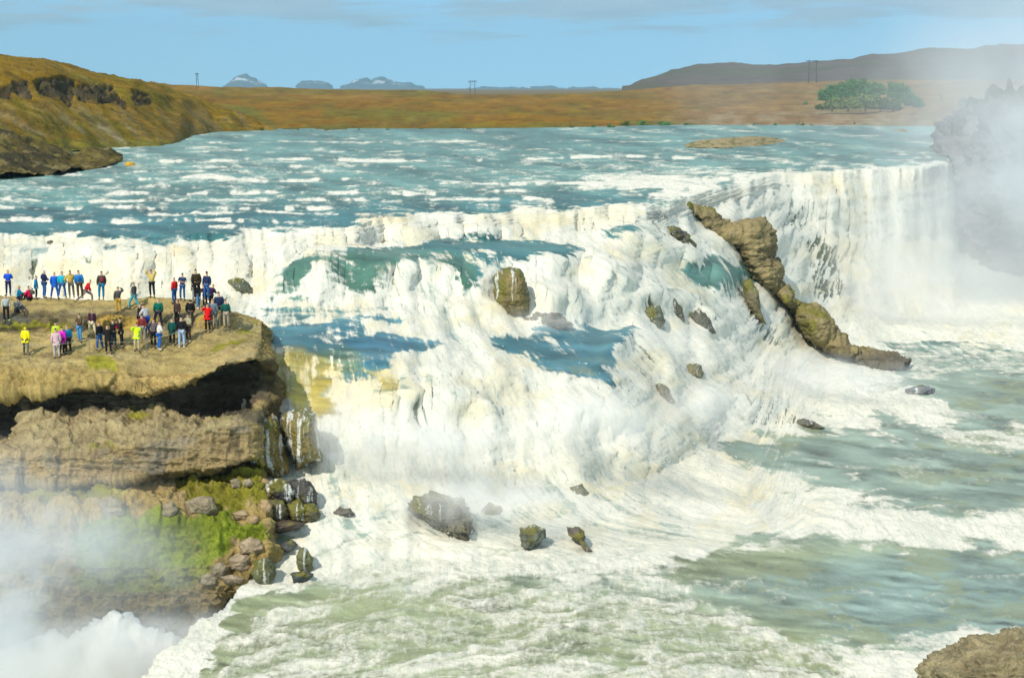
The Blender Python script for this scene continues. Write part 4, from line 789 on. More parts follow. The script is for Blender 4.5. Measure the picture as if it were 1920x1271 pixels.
# ================================================================== SPRAY
def droplets():
    """thrown water over the cascades: tiny tetrahedra"""
    r = np.random.RandomState(5)
    wgt = (np.clip(WFOAM, 0, 1) ** 2 * WFALL * (0.35 + WST)); wgt = wgt * (py > 395) * (py < 1120)
    wgt = wgt * ((px < 1600) | (py < 560)); wgt[(px < 470) & (py > 600)] = 0
    w = wgt.reshape(-1) / wgt.sum(); n = 9000
    k = r.choice(w.size, n, p=w)
    b = WP.reshape(-1, 3)[k] + r.normal(0, 0.3, (n, 3)); nn = WN.reshape(-1, 3)[k]
    cl = fbm(b[:, 0] / 1.6, b[:, 1] / 1.6, b[:, 2] / 1.6, 3, 3)
    up = r.exponential(0.28, n) * (0.4 + 1.3 * np.clip(cl + 0.4, 0, 1.4))
    b = b + nn * (up * 0.7)[:, None]; b[:, 2] += up * 0.8
    s = (0.012 + 0.03 * r.rand(n) ** 2)[:, None, None]
    T = np.array([(1, 1, 1), (-1, -1, 1), (-1, 1, -1), (1, -1, -1)], float)[None] * s + r.normal(0, 0.015, (n, 4, 3))
    V = (b[:, None] + T).reshape(-1, 3)
    f = (np.arange(n)[:, None, None] * 4 + np.array([(0, 1, 2), (0, 3, 1), (0, 2, 3), (1, 3, 2)])[None]).reshape(-1, 3)
    me = bpy.data.meshes.new('spray'); me.vertices.add(len(V)); me.vertices.foreach_set('co', V.reshape(-1).astype(np.float32))
    me.loops.add(f.size); me.loops.foreach_set('vertex_index', f.reshape(-1).astype(np.int32)); me.polygons.add(len(f))
    me.polygons.foreach_set('loop_start', np.arange(0, f.size, 3, dtype=np.int32)); me.polygons.foreach_set('loop_total', np.full(len(f), 3, np.int32)); me.update(calc_edges=True)
    o = link('water_spray', me, mat_plain('spray_white', (0.86, 0.86, 0.83), 0.9, 0.1, 0.04)); tag(o, 'white drops of water thrown up over the cascades', 'spray', kind='stuff')
droplets()

# ================================================================== PEOPLE
M_CACHE = {}
def cloth(col, rough=0.85):
    k = tuple(col)
    if k not in M_CACHE: M_CACHE[k] = mat_plain('cloth', col, rough, 0.15, 0.15, 14)
    return M_CACHE[k]
SKIN = mat_plain('skin', (0.52, 0.33, 0.23), 0.6, 0.3, 0.06)
# joints of a standing figure 1.72 m tall that looks along +Y; a pose moves some of them
BASE = dict(pel=(0,0,.95), spi=(0,0,1.12), che=(0,.0,1.32), nec=(0,.0,1.46), hd0=(0,.01,1.56), hd1=(0,.02,1.64),
            shl=(-.17,0,1.40), ell=(-.23,-.02,1.13), wrl=(-.22,.06,.90), hal=(-.21,.09,.82), shr=(.17,0,1.40), elr=(.23,-.02,1.13), wrr=(.22,.06,.90), har=(.21,.09,.82),
            hil=(-.10,0,.90), knl=(-.12,.03,.49), anl=(-.12,-.02,.09), tol=(-.14,.14,.035), hir=(.10,0,.90), knr=(.12,.03,.49), anr=(.12,-.02,.09), tor=(.14,.14,.035))
EDG = [('pel','spi'),('spi','che'),('che','nec'),('nec','hd0'),('hd0','hd1'),('che','shl'),('shl','ell'),('ell','wrl'),('wrl','hal'),('che','shr'),('shr','elr'),('elr','wrr'),('wrr','har'),
       ('pel','hil'),('hil','knl'),('knl','anl'),('anl','tol'),('pel','hir'),('hir','knr'),('knr','anr'),('anr','tor')]
RAD = dict(pel=.125, spi=.115, che=.135, nec=.055, hd0=.085, hd1=.092, shl=.062, ell=.042, wrl=.03, hal=.034, shr=.062, elr=.042, wrr=.03, har=.034, hil=.085, knl=.055, anl=.04, tol=.034, hir=.085, knr=.055, anr=.04, tor=.034)
POSES = {
 'stand': {}, 
 'wide': dict(knl=(-.19,.03,.49), anl=(-.24,-.02,.09), tol=(-.28,.13,.035), knr=(.17,.02,.49), anr=(.22,-.02,.09), tor=(.26,.13,.035)),
 'folded': dict(ell=(-.27,.06,1.16), wrl=(-.05,.20,1.15), hal=(.03,.21,1.15), elr=(.27,.06,1.16), wrr=(.05,.21,1.20), har=(-.03,.23,1.20)),
 'camera': dict(ell=(-.28,.14,1.28), wrl=(-.12,.20,1.50), hal=(-.06,.20,1.56), elr=(.28,.14,1.28), wrr=(.12,.20,1.50), har=(.06,.20,1.56)),
 'armsup': dict(ell=(-.34,.10,1.55), wrl=(-.14,.16,1.72), hal=(-.06,.18,1.76), elr=(.34,.10,1.55), wrr=(.14,.16,1.72), har=(.06,.18,1.76)),
 'hip': dict(ell=(-.37,-.04,1.18), wrl=(-.20,.06,1.02), hal=(-.14,.08,1.0), elr=(.25,.08,1.14), wrr=(.12,.24,1.14), har=(.06,.28,1.15)),
 'walk': dict(hil=(-.1,.02,.9), knl=(-.11,.24,.55), anl=(-.11,.33,.13), tol=(-.12,.48,.06), knr=(.11,-.12,.50), anr=(.11,-.40,.17), tor=(.12,-.31,.04), ell=(-.23,-.16,1.14), wrl=(-.22,-.16,.93), hal=(-.21,-.15,.85), elr=(.23,.12,1.15), wrr=(.20,.30,1.02), har=(.19,.36,.97)),
 'lunge': dict(pel=(0,0,.80), spi=(0,.08,.97), che=(0,.18,1.15), nec=(0,.25,1.28), hd0=(0,.30,1.37), hd1=(0,.33,1.44), shl=(-.17,.2,1.22), shr=(.17,.2,1.22), ell=(-.23,.24,.96), wrl=(-.2,.36,.78), hal=(-.19,.42,.72), elr=(.23,.2,.96), wrr=(.2,.3,.76), har=(.19,.36,.7),
               hil=(-.1,0,.75), knl=(-.12,.42,.52), anl=(-.12,.45,.1), tol=(-.13,.6,.04), hir=(.1,0,.75), knr=(.12,-.25,.40), anr=(.12,-.62,.14), tor=(.12,-.56,.03)),
 'lean': dict(che=(0,.10,1.28), nec=(0,.17,1.40), hd0=(0,.23,1.49), hd1=(0,.27,1.56), spi=(0,.04,1.11), shl=(-.17,.12,1.36), shr=(.17,.12,1.36), ell=(-.24,.2,1.12), wrl=(-.14,.38,1.08), hal=(-.1,.44,1.08), elr=(.24,.2,1.12), wrr=(.14,.38,1.08), har=(.1,.44,1.08)),
 'salute': dict(elr=(.36,.08,1.46), wrr=(.18,.16,1.62), har=(.10,.17,1.65)),
 'sit': dict(pel=(0,0,.14), spi=(0,-.03,.32), che=(0,.0,.52), nec=(0,.03,.66), hd0=(0,.05,.76), hd1=(0,.07,.84), shl=(-.17,.02,.6), shr=(.17,.02,.6), ell=(-.24,.12,.40), wrl=(-.14,.30,.38), hal=(-.08,.34,.38), elr=(.24,.12,.40), wrr=(.14,.30,.38), har=(.08,.34,.38),
              hil=(-.1,.03,.13), knl=(-.14,.38,.42), anl=(-.13,.56,.09), tol=(-.14,.70,.04), hir=(.1,.03,.13), knr=(.14,.38,.42), anr=(.13,.56,.09), tor=(.14,.70,.04)),
}
SKINC = {}
def skinned(key, joints, edges, radii):
    if key in SKINC: return SKINC[key]
    names = list(joints); me = bpy.data.meshes.new(key)
    me.from_pydata([joints[n_] for n_ in names], [(names.index(a), names.index(b)) for a, b in edges], [])
    o = bpy.data.objects.new('tmp', me); COL.objects.link(o)
    md = o.modifiers.new('skin', 'SKIN'); md.use_smooth_shade = True; md.branch_smoothing = 0.3
    o.modifiers.new('sub', 'SUBSURF').levels = 1
    for i, n_ in enumerate(names):
        v = me.skin_vertices[0].data[i]; r_ = radii[n_]; v.radius = r_ if isinstance(r_, tuple) else (r_, r_); v.use_root = (i == 0)
    dg = bpy.context.evaluated_depsgraph_get(); dg.update()
    out = bpy.data.meshes.new_from_object(o.evaluated_get(dg)); bpy.data.objects.remove(o)
    SKINC[key] = out; return out
def sub(p, keys, **kw):
    return {k: p[k] for k in keys}
def mid(a, b, t): return tuple(a[i] + (b[i] - a[i]) * t for i in range(3))
def person(px_, py_, label, top, legs, hair=(0.05,0.03,0.02), face=0, pose='stand', size=1.0, shoes=(0.05,0.045,0.04), coat=False, pack=None, hood=False, cap=None, child=False, long_hair=False, group='visitors on the rock terrace', bare=False, dz=0):
    p = dict(BASE); p.update(POSES[pose])
    root = bpy.data.objects.new('person', None); COL.objects.link(root); root.empty_display_size = 0.3
    loc = hit(CB, px_, py_); root.location = loc + Vector((0, 0, dz)); root.rotation_euler = (math.radians(rnd.uniform(-3, 3)), math.radians(rnd.uniform(-3, 3)), math.radians(face + rnd.uniform(-12, 12))); root.scale = (size,) * 3
    tag(root, label, 'person', group)
    def part(nm, me, m):
        o = bpy.data.objects.new(nm, me.copy()); COL.objects.link(o); o.parent = root
        o.data.materials.clear(); o.data.materials.append(m)
        for pl in o.data.polygons: pl.use_smooth = True
        return o
    part('body', skinned('body_' + pose, p, EDG, RAD), SKIN)
    # jacket: torso and sleeves, a little fuller than the body
    jk = {k: p[k] for k in ('pel','spi','che','shl','ell','shr','elr')}
    jk['wl'] = mid(p['ell'], p['wrl'], .35 if bare else .95); jk['wr'] = mid(p['elr'], p['wrr'], .35 if bare else .95); jk['nk'] = mid(p['che'], p['nec'], .75)
    if bare: jk['wl'] = mid(p['shl'], p['ell'], .75); jk['wr'] = mid(p['shr'], p['elr'], .75); jk.pop('ell'); jk.pop('elr')
    ed = [('pel','spi'),('spi','che'),('che','nk'),('che','shl'),('che','shr')] + ([('shl','wl'),('shr','wr')] if bare else [('shl','ell'),('ell','wl'),('shr','elr'),('elr','wr')])
    rj = dict(pel=(.20,.16), spi=(.19,.15), che=(.205,.165), nk=.08, shl=.10, shr=.10, ell=.078, elr=.078, wl=.06, wr=.06)
    if coat:
        q = mid(p['pel'], mid(p['knl'], p['knr'], .5), .35); jk['hem'] = q; ed.append(('pel','hem')); rj['hem'] = (.19, .16)
    part('jacket', skinned('jacket_%s_%d_%d' % (pose, coat, bare), jk, ed, rj), cloth(top))
    tj = {k: p[k] for k in ('pel','hil','knl','hir','knr')}; tj['al'] = mid(p['knl'], p['anl'], .93); tj['ar'] = mid(p['knr'], p['anr'], .93)
    part('trousers', skinned('trousers_' + pose, tj, [('pel','hil'),('hil','knl'),('knl','al'),('pel','hir'),('hir','knr'),('knr','ar')], dict(pel=(.15,.12), hil=.098, knl=.076, hir=.098, knr=.076, al=.062, ar=.062)), cloth(legs))
    for s_ in 'lr':
        a, t = p['an' + s_], p['to' + s_]
        part('shoe', skinned('shoe_%s_%s' % (pose, s_), {'h': (a[0], a[1] - .03, a[2] - .045), 'm': mid(a, t, .5), 't': (t[0], t[1], t[2])}, [('h','m'),('m','t')], dict(h=.05, m=.052, t=.045)), cloth(shoes, 0.6))
    h0, h1 = Vector(p['hd0']), Vector(p['hd1'])
    if hood: part('hood', skinned('hood_' + pose, {'a': tuple(h0 + Vector((0,-.05,-.06))), 'b': tuple(h1 + Vector((0,-.025,.015)))}, [('a','b')], dict(a=.105, b=.118)), cloth(top))
    else:
        pts_ = {'a': tuple(h1 + Vector((0,.015,.05))), 'b': tuple(h1 + Vector((0,-.045,.0)))}; e_ = [('a','b')]; r_ = dict(a=.078, b=.09)
        if long_hair: pts_['c'] = tuple(h0 + Vector((0,-.08,-.10))); e_.append(('b','c')); r_['c'] = .07
        part('hair', skinned('hair_%s_%d' % (pose, long_hair), pts_, e_, r_), cloth(hair, 0.7))
    if cap:
        part('cap', skinned('cap_' + pose, {'a': tuple(h1 + Vector((0,-.02,.055))), 'b': tuple(h1 + Vector((0,.13,.035)))}, [('a','b')], dict(a=.09, b=(.06,.02))), cloth(cap))
    if pack:
        c_ = Vector(p['spi']) * .45 + Vector(p['che']) * .55
        part('backpack', skinned('pack_' + pose, {'a': tuple(c_ + Vector((0,-.20,-.16))), 'b': tuple(c_ + Vector((0,-.20,.0))), 'c': tuple(c_ + Vector((0,-.18,.15)))}, [('a','b'),('b','c')], dict(a=(.13,.10), b=(.15,.12), c=(.11,.08))), cloth(pack))
    return root
BLU, NAV, JEA, LJE, TEA, CYA, RED, BLK, GRA, KHA, WHI, MUS, PUR, LIM, YEL, GRN_, BRO = (0.01,0.08,0.55), (0.012,0.02,0.07), (0.02,0.09,0.27), (0.10,0.28,0.48), (0.0,0.17,0.32), (0.01,0.40,0.55), (0.55,0.01,0.02), (0.012,0.012,0.014), (0.09,0.09,0.095), (0.42,0.36,0.20), (0.72,0.70,0.68), (0.52,0.36,0.07), (0.65,0.02,0.50), (0.62,0.90,0.02), (0.80,0.70,0.01), (0.005,0.10,0.07), (0.10,0.065,0.035)
BLO, GIN, BRN, BKH, GRH = (0.50,0.33,0.12), (0.35,0.12,0.04), (0.09,0.05,0.025), (0.015,0.012,0.01), (0.60,0.57,0.52)
PEOPLE = [
 (16,555,'person in royal blue jacket, first at the left end of the rear row',BLU,NAV,BLO,5,'folded',.92,{}),
 (36,562,'blonde person in teal jacket sitting on the rock at the rear edge',TEA,NAV,BLO,-60,'sit',1.0,{'long_hair':1}),
 (56,563,'person in crimson jacket sitting huddled on the rock at the rear edge',(0.55,0.01,0.06),BLK,BRN,70,'sit',1.0,{}),
 (68,561,'dark haired person in teal jacket and black trousers beside the seated crimson one',TEA,BLK,BKH,-70,'stand',.88,{'coat':1}),
 (83,559,'white haired person in navy jacket and blue jeans, rear row',NAV,JEA,GRH,-60,'hip',1.0,{}),
 (103,561,'blond person in bright blue jacket standing with legs apart next to the cyan one',(0.01,0.10,0.50),JEA,BLO,0,'wide',1.0,{'coat':1}),
 (117,559,'red haired person in cyan jacket and flared jeans, rear row',CYA,JEA,GIN,10,'wide',.94,{}),
 (135,559,'brown haired person in mustard jacket over grey trousers, rear row',MUS,(0.11,0.10,0.08),BRN,20,'hip',.98,{}),
 (151,560,'person in light blue jacket wearing a blue backpack with a white mark, rear row',(0.02,0.20,0.52),(0.06,0.045,0.035),BRN,5,'stand',1.0,{'pack':(0.02,0.14,0.42)}),
 (160,567,'person in red top and grey trousers striding over a rock with knees bent',RED,(0.20,0.17,0.17),BRN,-80,'lunge',.96,{}),
 (190,562,'man in dark grey jacket and blue jeans with a dark red backpack, rear row',(0.06,0.06,0.045),(0.01,0.17,0.36),BRN,30,'stand',1.06,{'pack':(0.22,0.03,0.04)}),
 (222,588,'person in charcoal jacket and orange tan trousers shading the eyes with one arm',(0.075,0.075,0.07),(0.50,0.30,0.05),BRN,25,'salute',.98,{}),
 (252,581,'person in dark grey jacket and pale turquoise jeans walking along the upper terrace',(0.05,0.05,0.055),(0.05,0.34,0.42),BRN,60,'walk',1.0,{}),
 (286,558,'man in mustard jacket and black trousers holding a camera up with both arms',(0.55,0.42,0.12),BLK,BKH,180,'armsup',1.03,{}),
 (327,569,'person in red top and blue jeans standing sideways, apart from the rear group',(0.65,0.015,0.02),JEA,BRN,50,'stand',.96,{}),
 (342,563,'man in navy short sleeved shirt and jeans with folded arms',(0.02,0.04,0.10),JEA,BKH,175,'folded',1.0,{'bare':1}),
 (371,562,'tall person in black and olive jacket standing at the back of the huddle',(0.035,0.028,0.015),BLK,BKH,20,'stand',1.08,{}),
 (362,567,'person in black jacket and grey trousers at the left of the huddle',(0.02,0.02,0.03),(0.26,0.26,0.25),BRN,-70,'camera',.94,{}),
 (387,563,'person in navy jacket and dark cap at the back right of the huddle',(0.015,0.03,0.09),JEA,BKH,170,'stand',1.0,{'cap':BLK}),
 (372,579,'person in black jacket, light blue jeans and white shoes in front of the huddle',BLK,LJE,BRN,-100,'folded',.95,{'shoes':WHI}),
 (385,577,'person in dark top with a red cap inside the huddle',(0.05,0.012,0.03),BLK,BRN,30,'lean',.86,{'cap':RED}),
 (396,580,'person in black and purple clothes bending forward in the huddle',(0.03,0.012,0.05),BLK,BKH,-30,'lean',.95,{}),
 (390,623,'person in scarlet jacket and black trousers near the brow of the terrace',(0.70,0.01,0.01),BLK,BRN,150,'camera',1.05,{'coat':1}),
 (402,617,'person in grey blue jacket and grey trousers right of the scarlet jacket',(0.14,0.18,0.22),(0.12,0.14,0.15),BLO,20,'stand',1.1,{}),
 (413,609,'tall person in navy jacket with dark trousers seen from behind near the rope end',(0.018,0.03,0.075),(0.03,0.035,0.04),BRN,10,'wide',1.2,{}),
 (425,615,'person in dark green jacket and beige trousers, last at the right end of the terrace',(0.01,0.09,0.075),(0.40,0.33,0.25),BRN,20,'stand',1.04,{}),
 (12,603,'person in pale grey jacket and black trousers leaning on the ledge at the left edge',(0.42,0.45,0.42),BLK,BRN,200,'stand',.98,{}),
 (33,585,'person in grey jacket sitting on the lip of the upper ledge',(0.20,0.21,0.20),(0.03,0.04,0.05),BKH,-130,'sit',1.0,{}),
 (49,666,'person in bright yellow hooded jacket and dark trousers standing alone, seen from behind',YEL,(0.07,0.07,0.06),BRN,0,'stand',1.03,{'hood':1,'coat':1}),
 (107,658,'dark haired person in lime vest standing behind the pink pair',(0.50,0.62,0.04),NAV,BKH,160,'stand',1.04,{}),
 (107,672,'person in pale pink jacket and light grey trousers, nearest of the pink pair',(0.62,0.42,0.46),(0.42,0.40,0.38),BKH,20,'stand',1.06,{'coat':1}),
 (116,666,'person in magenta jacket and dark trousers, right of the pale pink one',PUR,BLK,BKH,-10,'stand',1.0,{'coat':1}),
 (129,664,'bald man in blue jacket and black trousers beside the pink pair',(0.01,0.16,0.33),BLK,(0.5,0.33,0.24),30,'stand',1.02,{}),
 (150,641,'person in brown jacket and sky blue jeans standing at the foot of the yellow step',BRO,(0.08,0.30,0.58),BRN,150,'folded',1.02,{}),
 (173,632,'man in black, white and red jacket and cream trousers striding towards the camera',(0.10,0.04,0.06),(0.68,0.62,0.44),(0.5,0.33,0.24),170,'wide',1.02,{}),
 (188,657,'person in black jacket and blue jeans leaning left with legs apart',BLK,JEA,BRN,60,'wide',1.02,{}),
 (204,664,'person dressed all in black in front of the dark group of four',(0.015,0.013,0.012),BLK,BRN,10,'folded',1.04,{'coat':1}),
 (214,652,'person in black jacket and dark jeans at the back of the dark group of four',BLK,(0.03,0.04,0.06),BKH,-40,'camera',1.0,{}),
 (229,652,'person in black clothes with cap and a red backpack, right of the dark group',(0.02,0.018,0.018),BLK,BKH,-90,'stand',1.06,{'pack':(0.50,0.01,0.04),'cap':BLK}),
 (257,659,'person in neon yellow green jacket and khaki trousers facing the camera',LIM,(0.50,0.43,0.24),BRN,170,'camera',1.03,{'coat':1}),
 (262,624,'person in black t-shirt and dark trousers standing behind the neon jacket',BLK,NAV,BRN,-60,'stand',1.08,{'bare':1}),
 (270,640,'person in dark red top and grey trousers half hidden behind the neon jacket',(0.20,0.03,0.03),(0.25,0.25,0.24),BKH,170,'stand',.98,{}),
 (277,627,'person in pale grey sweater and bright blue jeans turned towards the green sweater',(0.48,0.48,0.50),(0.02,0.08,0.36),BRN,70,'lean',1.12,{}),
 (296,614,'person in dark green sweater and black trousers with a pale line across the back',(0.005,0.13,0.09),(0.02,0.025,0.04),(0.45,0.27,0.12),0,'wide',1.06,{}),
 (288,652,'person in black and pale jacket with dark trousers next to the white top',(0.12,0.10,0.11),BLK,BRN,160,'camera',1.04,{}),
 (298,656,'person in white top, blue jeans and white shoes with one arm out',(0.70,0.66,0.64),(0.02,0.13,0.46),BKH,-60,'hip',1.04,{'shoes':WHI}),
 (332,612,'long haired person in dark brown jacket on the grassy step',(0.06,0.035,0.03),BLK,(0.22,0.10,0.05),150,'stand',1.0,{'long_hair':1}),
 (356,613,'person in black hooded top standing on the grassy step, seen from behind',BLK,(0.06,0.05,0.045),BKH,0,'stand',1.04,{'hood':1}),
 (323,648,'person in dark green jacket and black trousers near the brow',(0.006,0.075,0.06),BLK,BKH,-20,'stand',1.0,{'coat':1}),
 (341,652,'person in black jacket, pale striped jeans and white shoes near the brow',BLK,(0.30,0.42,0.60),BKH,10,'stand',1.12,{'shoes':WHI}),
 (354,641,'person in patterned beige olive jacket and dark trousers, rightmost of the three near the brow',(0.36,0.34,0.20),(0.06,0.04,0.035),BRN,150,'folded',1.02,{'shoes':(0.5,0.48,0.4)}),
]
for a in PEOPLE:
    person(a[0], a[1], a[2], a[3], a[4], hair=a[5], face=a[6], pose=a[7], size=a[8] * 1.10, **a[9])
# things the visitors have put down
def bag(x, y, col, label, lid=None):
    r_ = bpy.data.objects.new('backpack', None); COL.objects.link(r_); r_.location = hit(CB, x, y); tag(r_, label, 'bag')
    o = bpy.data.objects.new('pack_body', skinned('bagbody', {'a': (0,0,.12), 'b': (0,.02,.30), 'c': (0,.04,.44)}, [('a','b'),('b','c')], dict(a=(.20,.14), b=(.19,.13), c=(.12,.09))).copy()); COL.objects.link(o); o.parent = r_; o.data.materials.append(cloth(col))
    if lid:
        o = bpy.data.objects.new('lid', skinned('baglid', {'a': (-.06,.04,.50), 'b': (.06,.05,.50)}, [('a','b')], dict(a=.07, b=.07)).copy()); COL.objects.link(o); o.parent = r_; o.data.materials.append(cloth(lid))
bag(18, 614, (0.05,0.06,0.06), 'dark backpack with a lime top lying at the foot of the ledge, left edge', (0.3,0.8,0.1))
bag(61, 556, (0.06,0.07,0.06), 'round dark bag beside the seated person in crimson', (0.05,0.05,0.05))
# stakes and rope along the brow
def tube(name, pts, r, mat, parent=None, n=6):
    cu = bpy.data.curves.new(name, 'CURVE'); cu.dimensions = '3D'; cu.bevel_depth = r; cu.bevel_resolution = 1
    sp = cu.splines.new('POLY'); sp.points.add(len(pts) - 1)
    for i, p_ in enumerate(pts): sp.points[i].co = (*p_, 1)
    o = bpy.data.objects.new(name, cu); COL.objects.link(o); dg = bpy.context.evaluated_depsgraph_get()
    me = bpy.data.meshes.new_from_object(o.evaluated_get(dg)); bpy.data.objects.remove(o)
    ob = link(name, me, mat, parent); return ob
MST = mat_plain('stake_metal', (0.30,0.29,0.27), 0.5, 0.4, 0.2, 3, 0.6); MRO = mat_plain('rope_fibre', (0.40,0.37,0.30), 0.9, 0.1)
tops = []
for i, (x, y, w_) in enumerate([(-40,676,'beyond'),(19,674,''),(53,677,''),(168,666,''),(274,669,''),(375,634,''),(412,622,'')]):
    b_ = hit(CB, x, y); lean = rnd.uniform(-.04, .04)
    e_ = bpy.data.objects.new('fence_stake', None); COL.objects.link(e_); e_.location = b_
    o = tube('stake', [(0, 0, -.1), (lean, 0, 1.15)], .022, MST, e_); 
    o2 = tube('loop', [(lean + .04 * math.cos(t), .04 * math.sin(t), 1.13) for t in [k * .9 for k in range(8)]], .01, MST, e_)
    lbs = ['metal stake just outside the left edge of the terrace', 'metal stake nearest the left edge, left of the yellow jacket', 'metal stake just right of the yellow jacket', 'metal stake between the pink pair and the dark group', 'metal stake right of the neon jacket', 'metal stake left of the scarlet jacket', 'metal stake at the right end of the rope line']
    tag(e_, lbs[i], 'stake', 'metal stakes along the brow of the terrace'); tops.append(b_ + Vector((lean, 0, 1.1)))
pts = []
for a_, b_ in zip(tops[:-1], tops[1:]):
    for k in range(8):
        t = k / 8; q = a_.lerp(b_, t); q.z -= 0.18 * 4 * t * (1 - t); pts.append(tuple(q))
pts.append(tuple(tops[-1]))
tag(tube('rope', pts, .012, MRO), 'thin pale safety rope strung between the metal stakes on the terrace', 'rope')

# ================================================================== SHRUBS, THICKET, MASTS
def leafmat(name, a, b_):
    m, N, L, bs = nodemat(name)
    geo = N.new('ShaderNodeNewGeometry'); nz = N.new('ShaderNodeTexNoise'); nz.inputs['Scale'].default_value = 0.9; nz.inputs['Detail'].default_value = 5; L.new(geo.outputs['Position'], nz.inputs['Vector'])
    mx = N.new('ShaderNodeMixRGB'); mx.inputs[1].default_value = a + (1,); mx.inputs[2].default_value = b_ + (1,); L.new(nz.outputs['Fac'], mx.inputs[0]); L.new(mx.outputs[0], bs.inputs['Base Color']); bs.inputs['Roughness'].default_value = 0.8; bs.inputs['Specular IOR Level'].default_value = 0.15
    return m
ML = [leafmat('leaf_dark', (0.06,0.19,0.06), (0.10,0.27,0.09)), leafmat('leaf_mid', (0.05,0.09,0.015), (0.10,0.15,0.03)), leafmat('leaf_pale', (0.13,0.20,0.05), (0.20,0.26,0.08))]
MBARK = mat_plain('bark', (0.09,0.065,0.045), 0.9, 0.1, 0.3, 4)
def leaves(name, w, d, h, n, sz, mat, parent, seed, base=0.1):
    r = np.random.RandomState(seed)
    nc = max(5, int(n / 90)); cc = r.normal(0, 1, (nc, 3)); cc /= np.linalg.norm(cc, axis=1)[:, None]; cc *= r.uniform(.35, .85, nc)[:, None]
    k = r.randint(0, nc, n); p_ = cc[k] + r.normal(0, .17, (n, 3)); p_[:, 2] = np.abs(p_[:, 2] + 0.25) * .8
    c = p_ * np.array((w / 2, d / 2, h)); c[:, 2] += base
    a = r.normal(0, 1, (n, 3)); b_ = r.normal(0, 1, (n, 3)); a *= (sz / np.linalg.norm(a, axis=1))[:, None]; b_ *= (sz * .6 / np.linalg.norm(b_, axis=1))[:, None]
    V = np.stack([c + a, c + b_, c - a, c - b_], 1).reshape(-1, 3)
    me = bpy.data.meshes.new(name); me.vertices.add(len(V)); me.vertices.foreach_set('co', V.reshape(-1).astype(np.float32)); me.loops.add(n * 4); me.loops.foreach_set('vertex_index', np.arange(n * 4, dtype=np.int32))
    me.polygons.add(n); me.polygons.foreach_set('loop_start', np.arange(0, n * 4, 4, dtype=np.int32)); me.polygons.foreach_set('loop_total', np.full(n, 4, np.int32)); me.update(calc_edges=True)
    return link(name, me, mat, parent)
def bush(name, x, y, D, w, h, mat, label, cat, group, seed, n=700, sz=None, trunk=False):
    r_ = bpy.data.objects.new(name, None); COL.objects.link(r_); r_.location = wpt(x, y, D); tag(r_, label, cat, group)
    leaves('crown' if trunk else 'foliage', w, w * .8, h, n, sz or w * .05, mat, r_, seed, base=h * .12 if trunk else 0)
    o = tube('trunk' if trunk else 'stem', [(0, 0, -.8), (0.02 * w, 0, h * .3), (-.03 * w, .02 * w, h * .75)], max(.05, w * .02), MBARK, r_)
PB = bvh_of(bpy.data.objects['plain'])
def pdist(x, y, dflt): 
    d = (wpt(x, y, 100) - CAMP).normalized(); r_ = PB.ray_cast(CAMP, d, 9000); return r_[0].y if r_[0] is not None else dflt
g_t = 'trees of the thicket on the moorland'
TH = [(1548,188,26,24,0,'leftmost tree of the thicket, low and dark'),(1562,186,30,30,0,'second dark tree from the left end of the thicket'),(1580,184,32,34,0,'dark tree on the left shoulder of the thicket arch'),(1600,182,32,34,0,'dark rounded tree left of the arch top'),(1618,180,30,32,0,'dark tree at the top of the thicket arch'),(1634,180,28,30,0,'dark tree on the right end of the long arch'),(1648,178,20,24,0,'narrow dark tree beside the gap in the thicket'),
      (1672,186,22,36,0,'tall dark tree just right of the gap in the thicket'),(1688,188,26,36,0,'tallest dark tree right of the gap'),(1700,194,26,30,0,'dark tree sloping down at the right of the thicket'),(1712,198,22,22,0,'low dark tree near the right end of the thicket'),(1724,200,18,14,0,'smallest dark bush at the right tip of the thicket'),
      (1560,203,36,18,2,'pale green willow at the left foot of the thicket'),(1590,203,40,28,2,'broad pale green willow under the arch'),(1622,203,40,30,2,'pale green willow in the middle of the thicket'),(1650,204,34,26,1,'mid green willow below the gap'),(1674,205,32,22,1,'mid green willow at the right foot of the thicket'),(1540,203,20,10,1,'low green shrub touching the left foot of the thicket')]
for i, (x, y, w_, h_, m_, lb) in enumerate(TH):
    D_ = 640 + (30 if m_ == 0 else 0); k_ = D_ / F
    bush('tree', x, y + 3, D_, w_ * k_ * 1.35, h_ * k_ * 0.95, ML[m_], lb, 'tree', g_t, 900 + i, 2200, w_ * k_ * .075, True)
SH = [(420,247,22,6),(445,247,20,7),(470,248,22,8),(492,249,26,8),(560,249,10,4),(585,249,8,4),(612,249,12,4),(672,248,12,5),(728,248,18,5),(745,248,10,4),(792,247,14,6),(868,247,10,4),(880,247,14,5),(934,245,8,3),(1042,241,8,4),(1072,242,14,5),(1110,242,20,6),(1140,241,26,7),(1175,237,34,8),(1205,237,30,7),(1240,238,40,6),(1290,239,34,5),(1420,238,22,6),(1452,240,16,8),(1500,240,20,8),(1522,240,16,7),(1510,198,14,6),(1600,234,10,5),(1765,190,10,8)]
SHL = ['low green shrub at the left of the far bank, %s of four' % w for w in ('first', 'second', 'third', 'last')] + ['%s shrub from the left in the loose middle row on the far bank' % w for w in ('first','second','third','fourth','fifth','sixth','seventh','eighth','ninth','tenth','eleventh')] + ['%s bright shrub from the left at the right of the far bank' % w for w in ('first','second','third','fourth','fifth','sixth','seventh','eighth','ninth','tenth','eleventh')] + ['small shrub at the left foot of the thicket', 'small shrub on the slope between thicket and river', 'lone shrub right of the thicket, near the gorge']
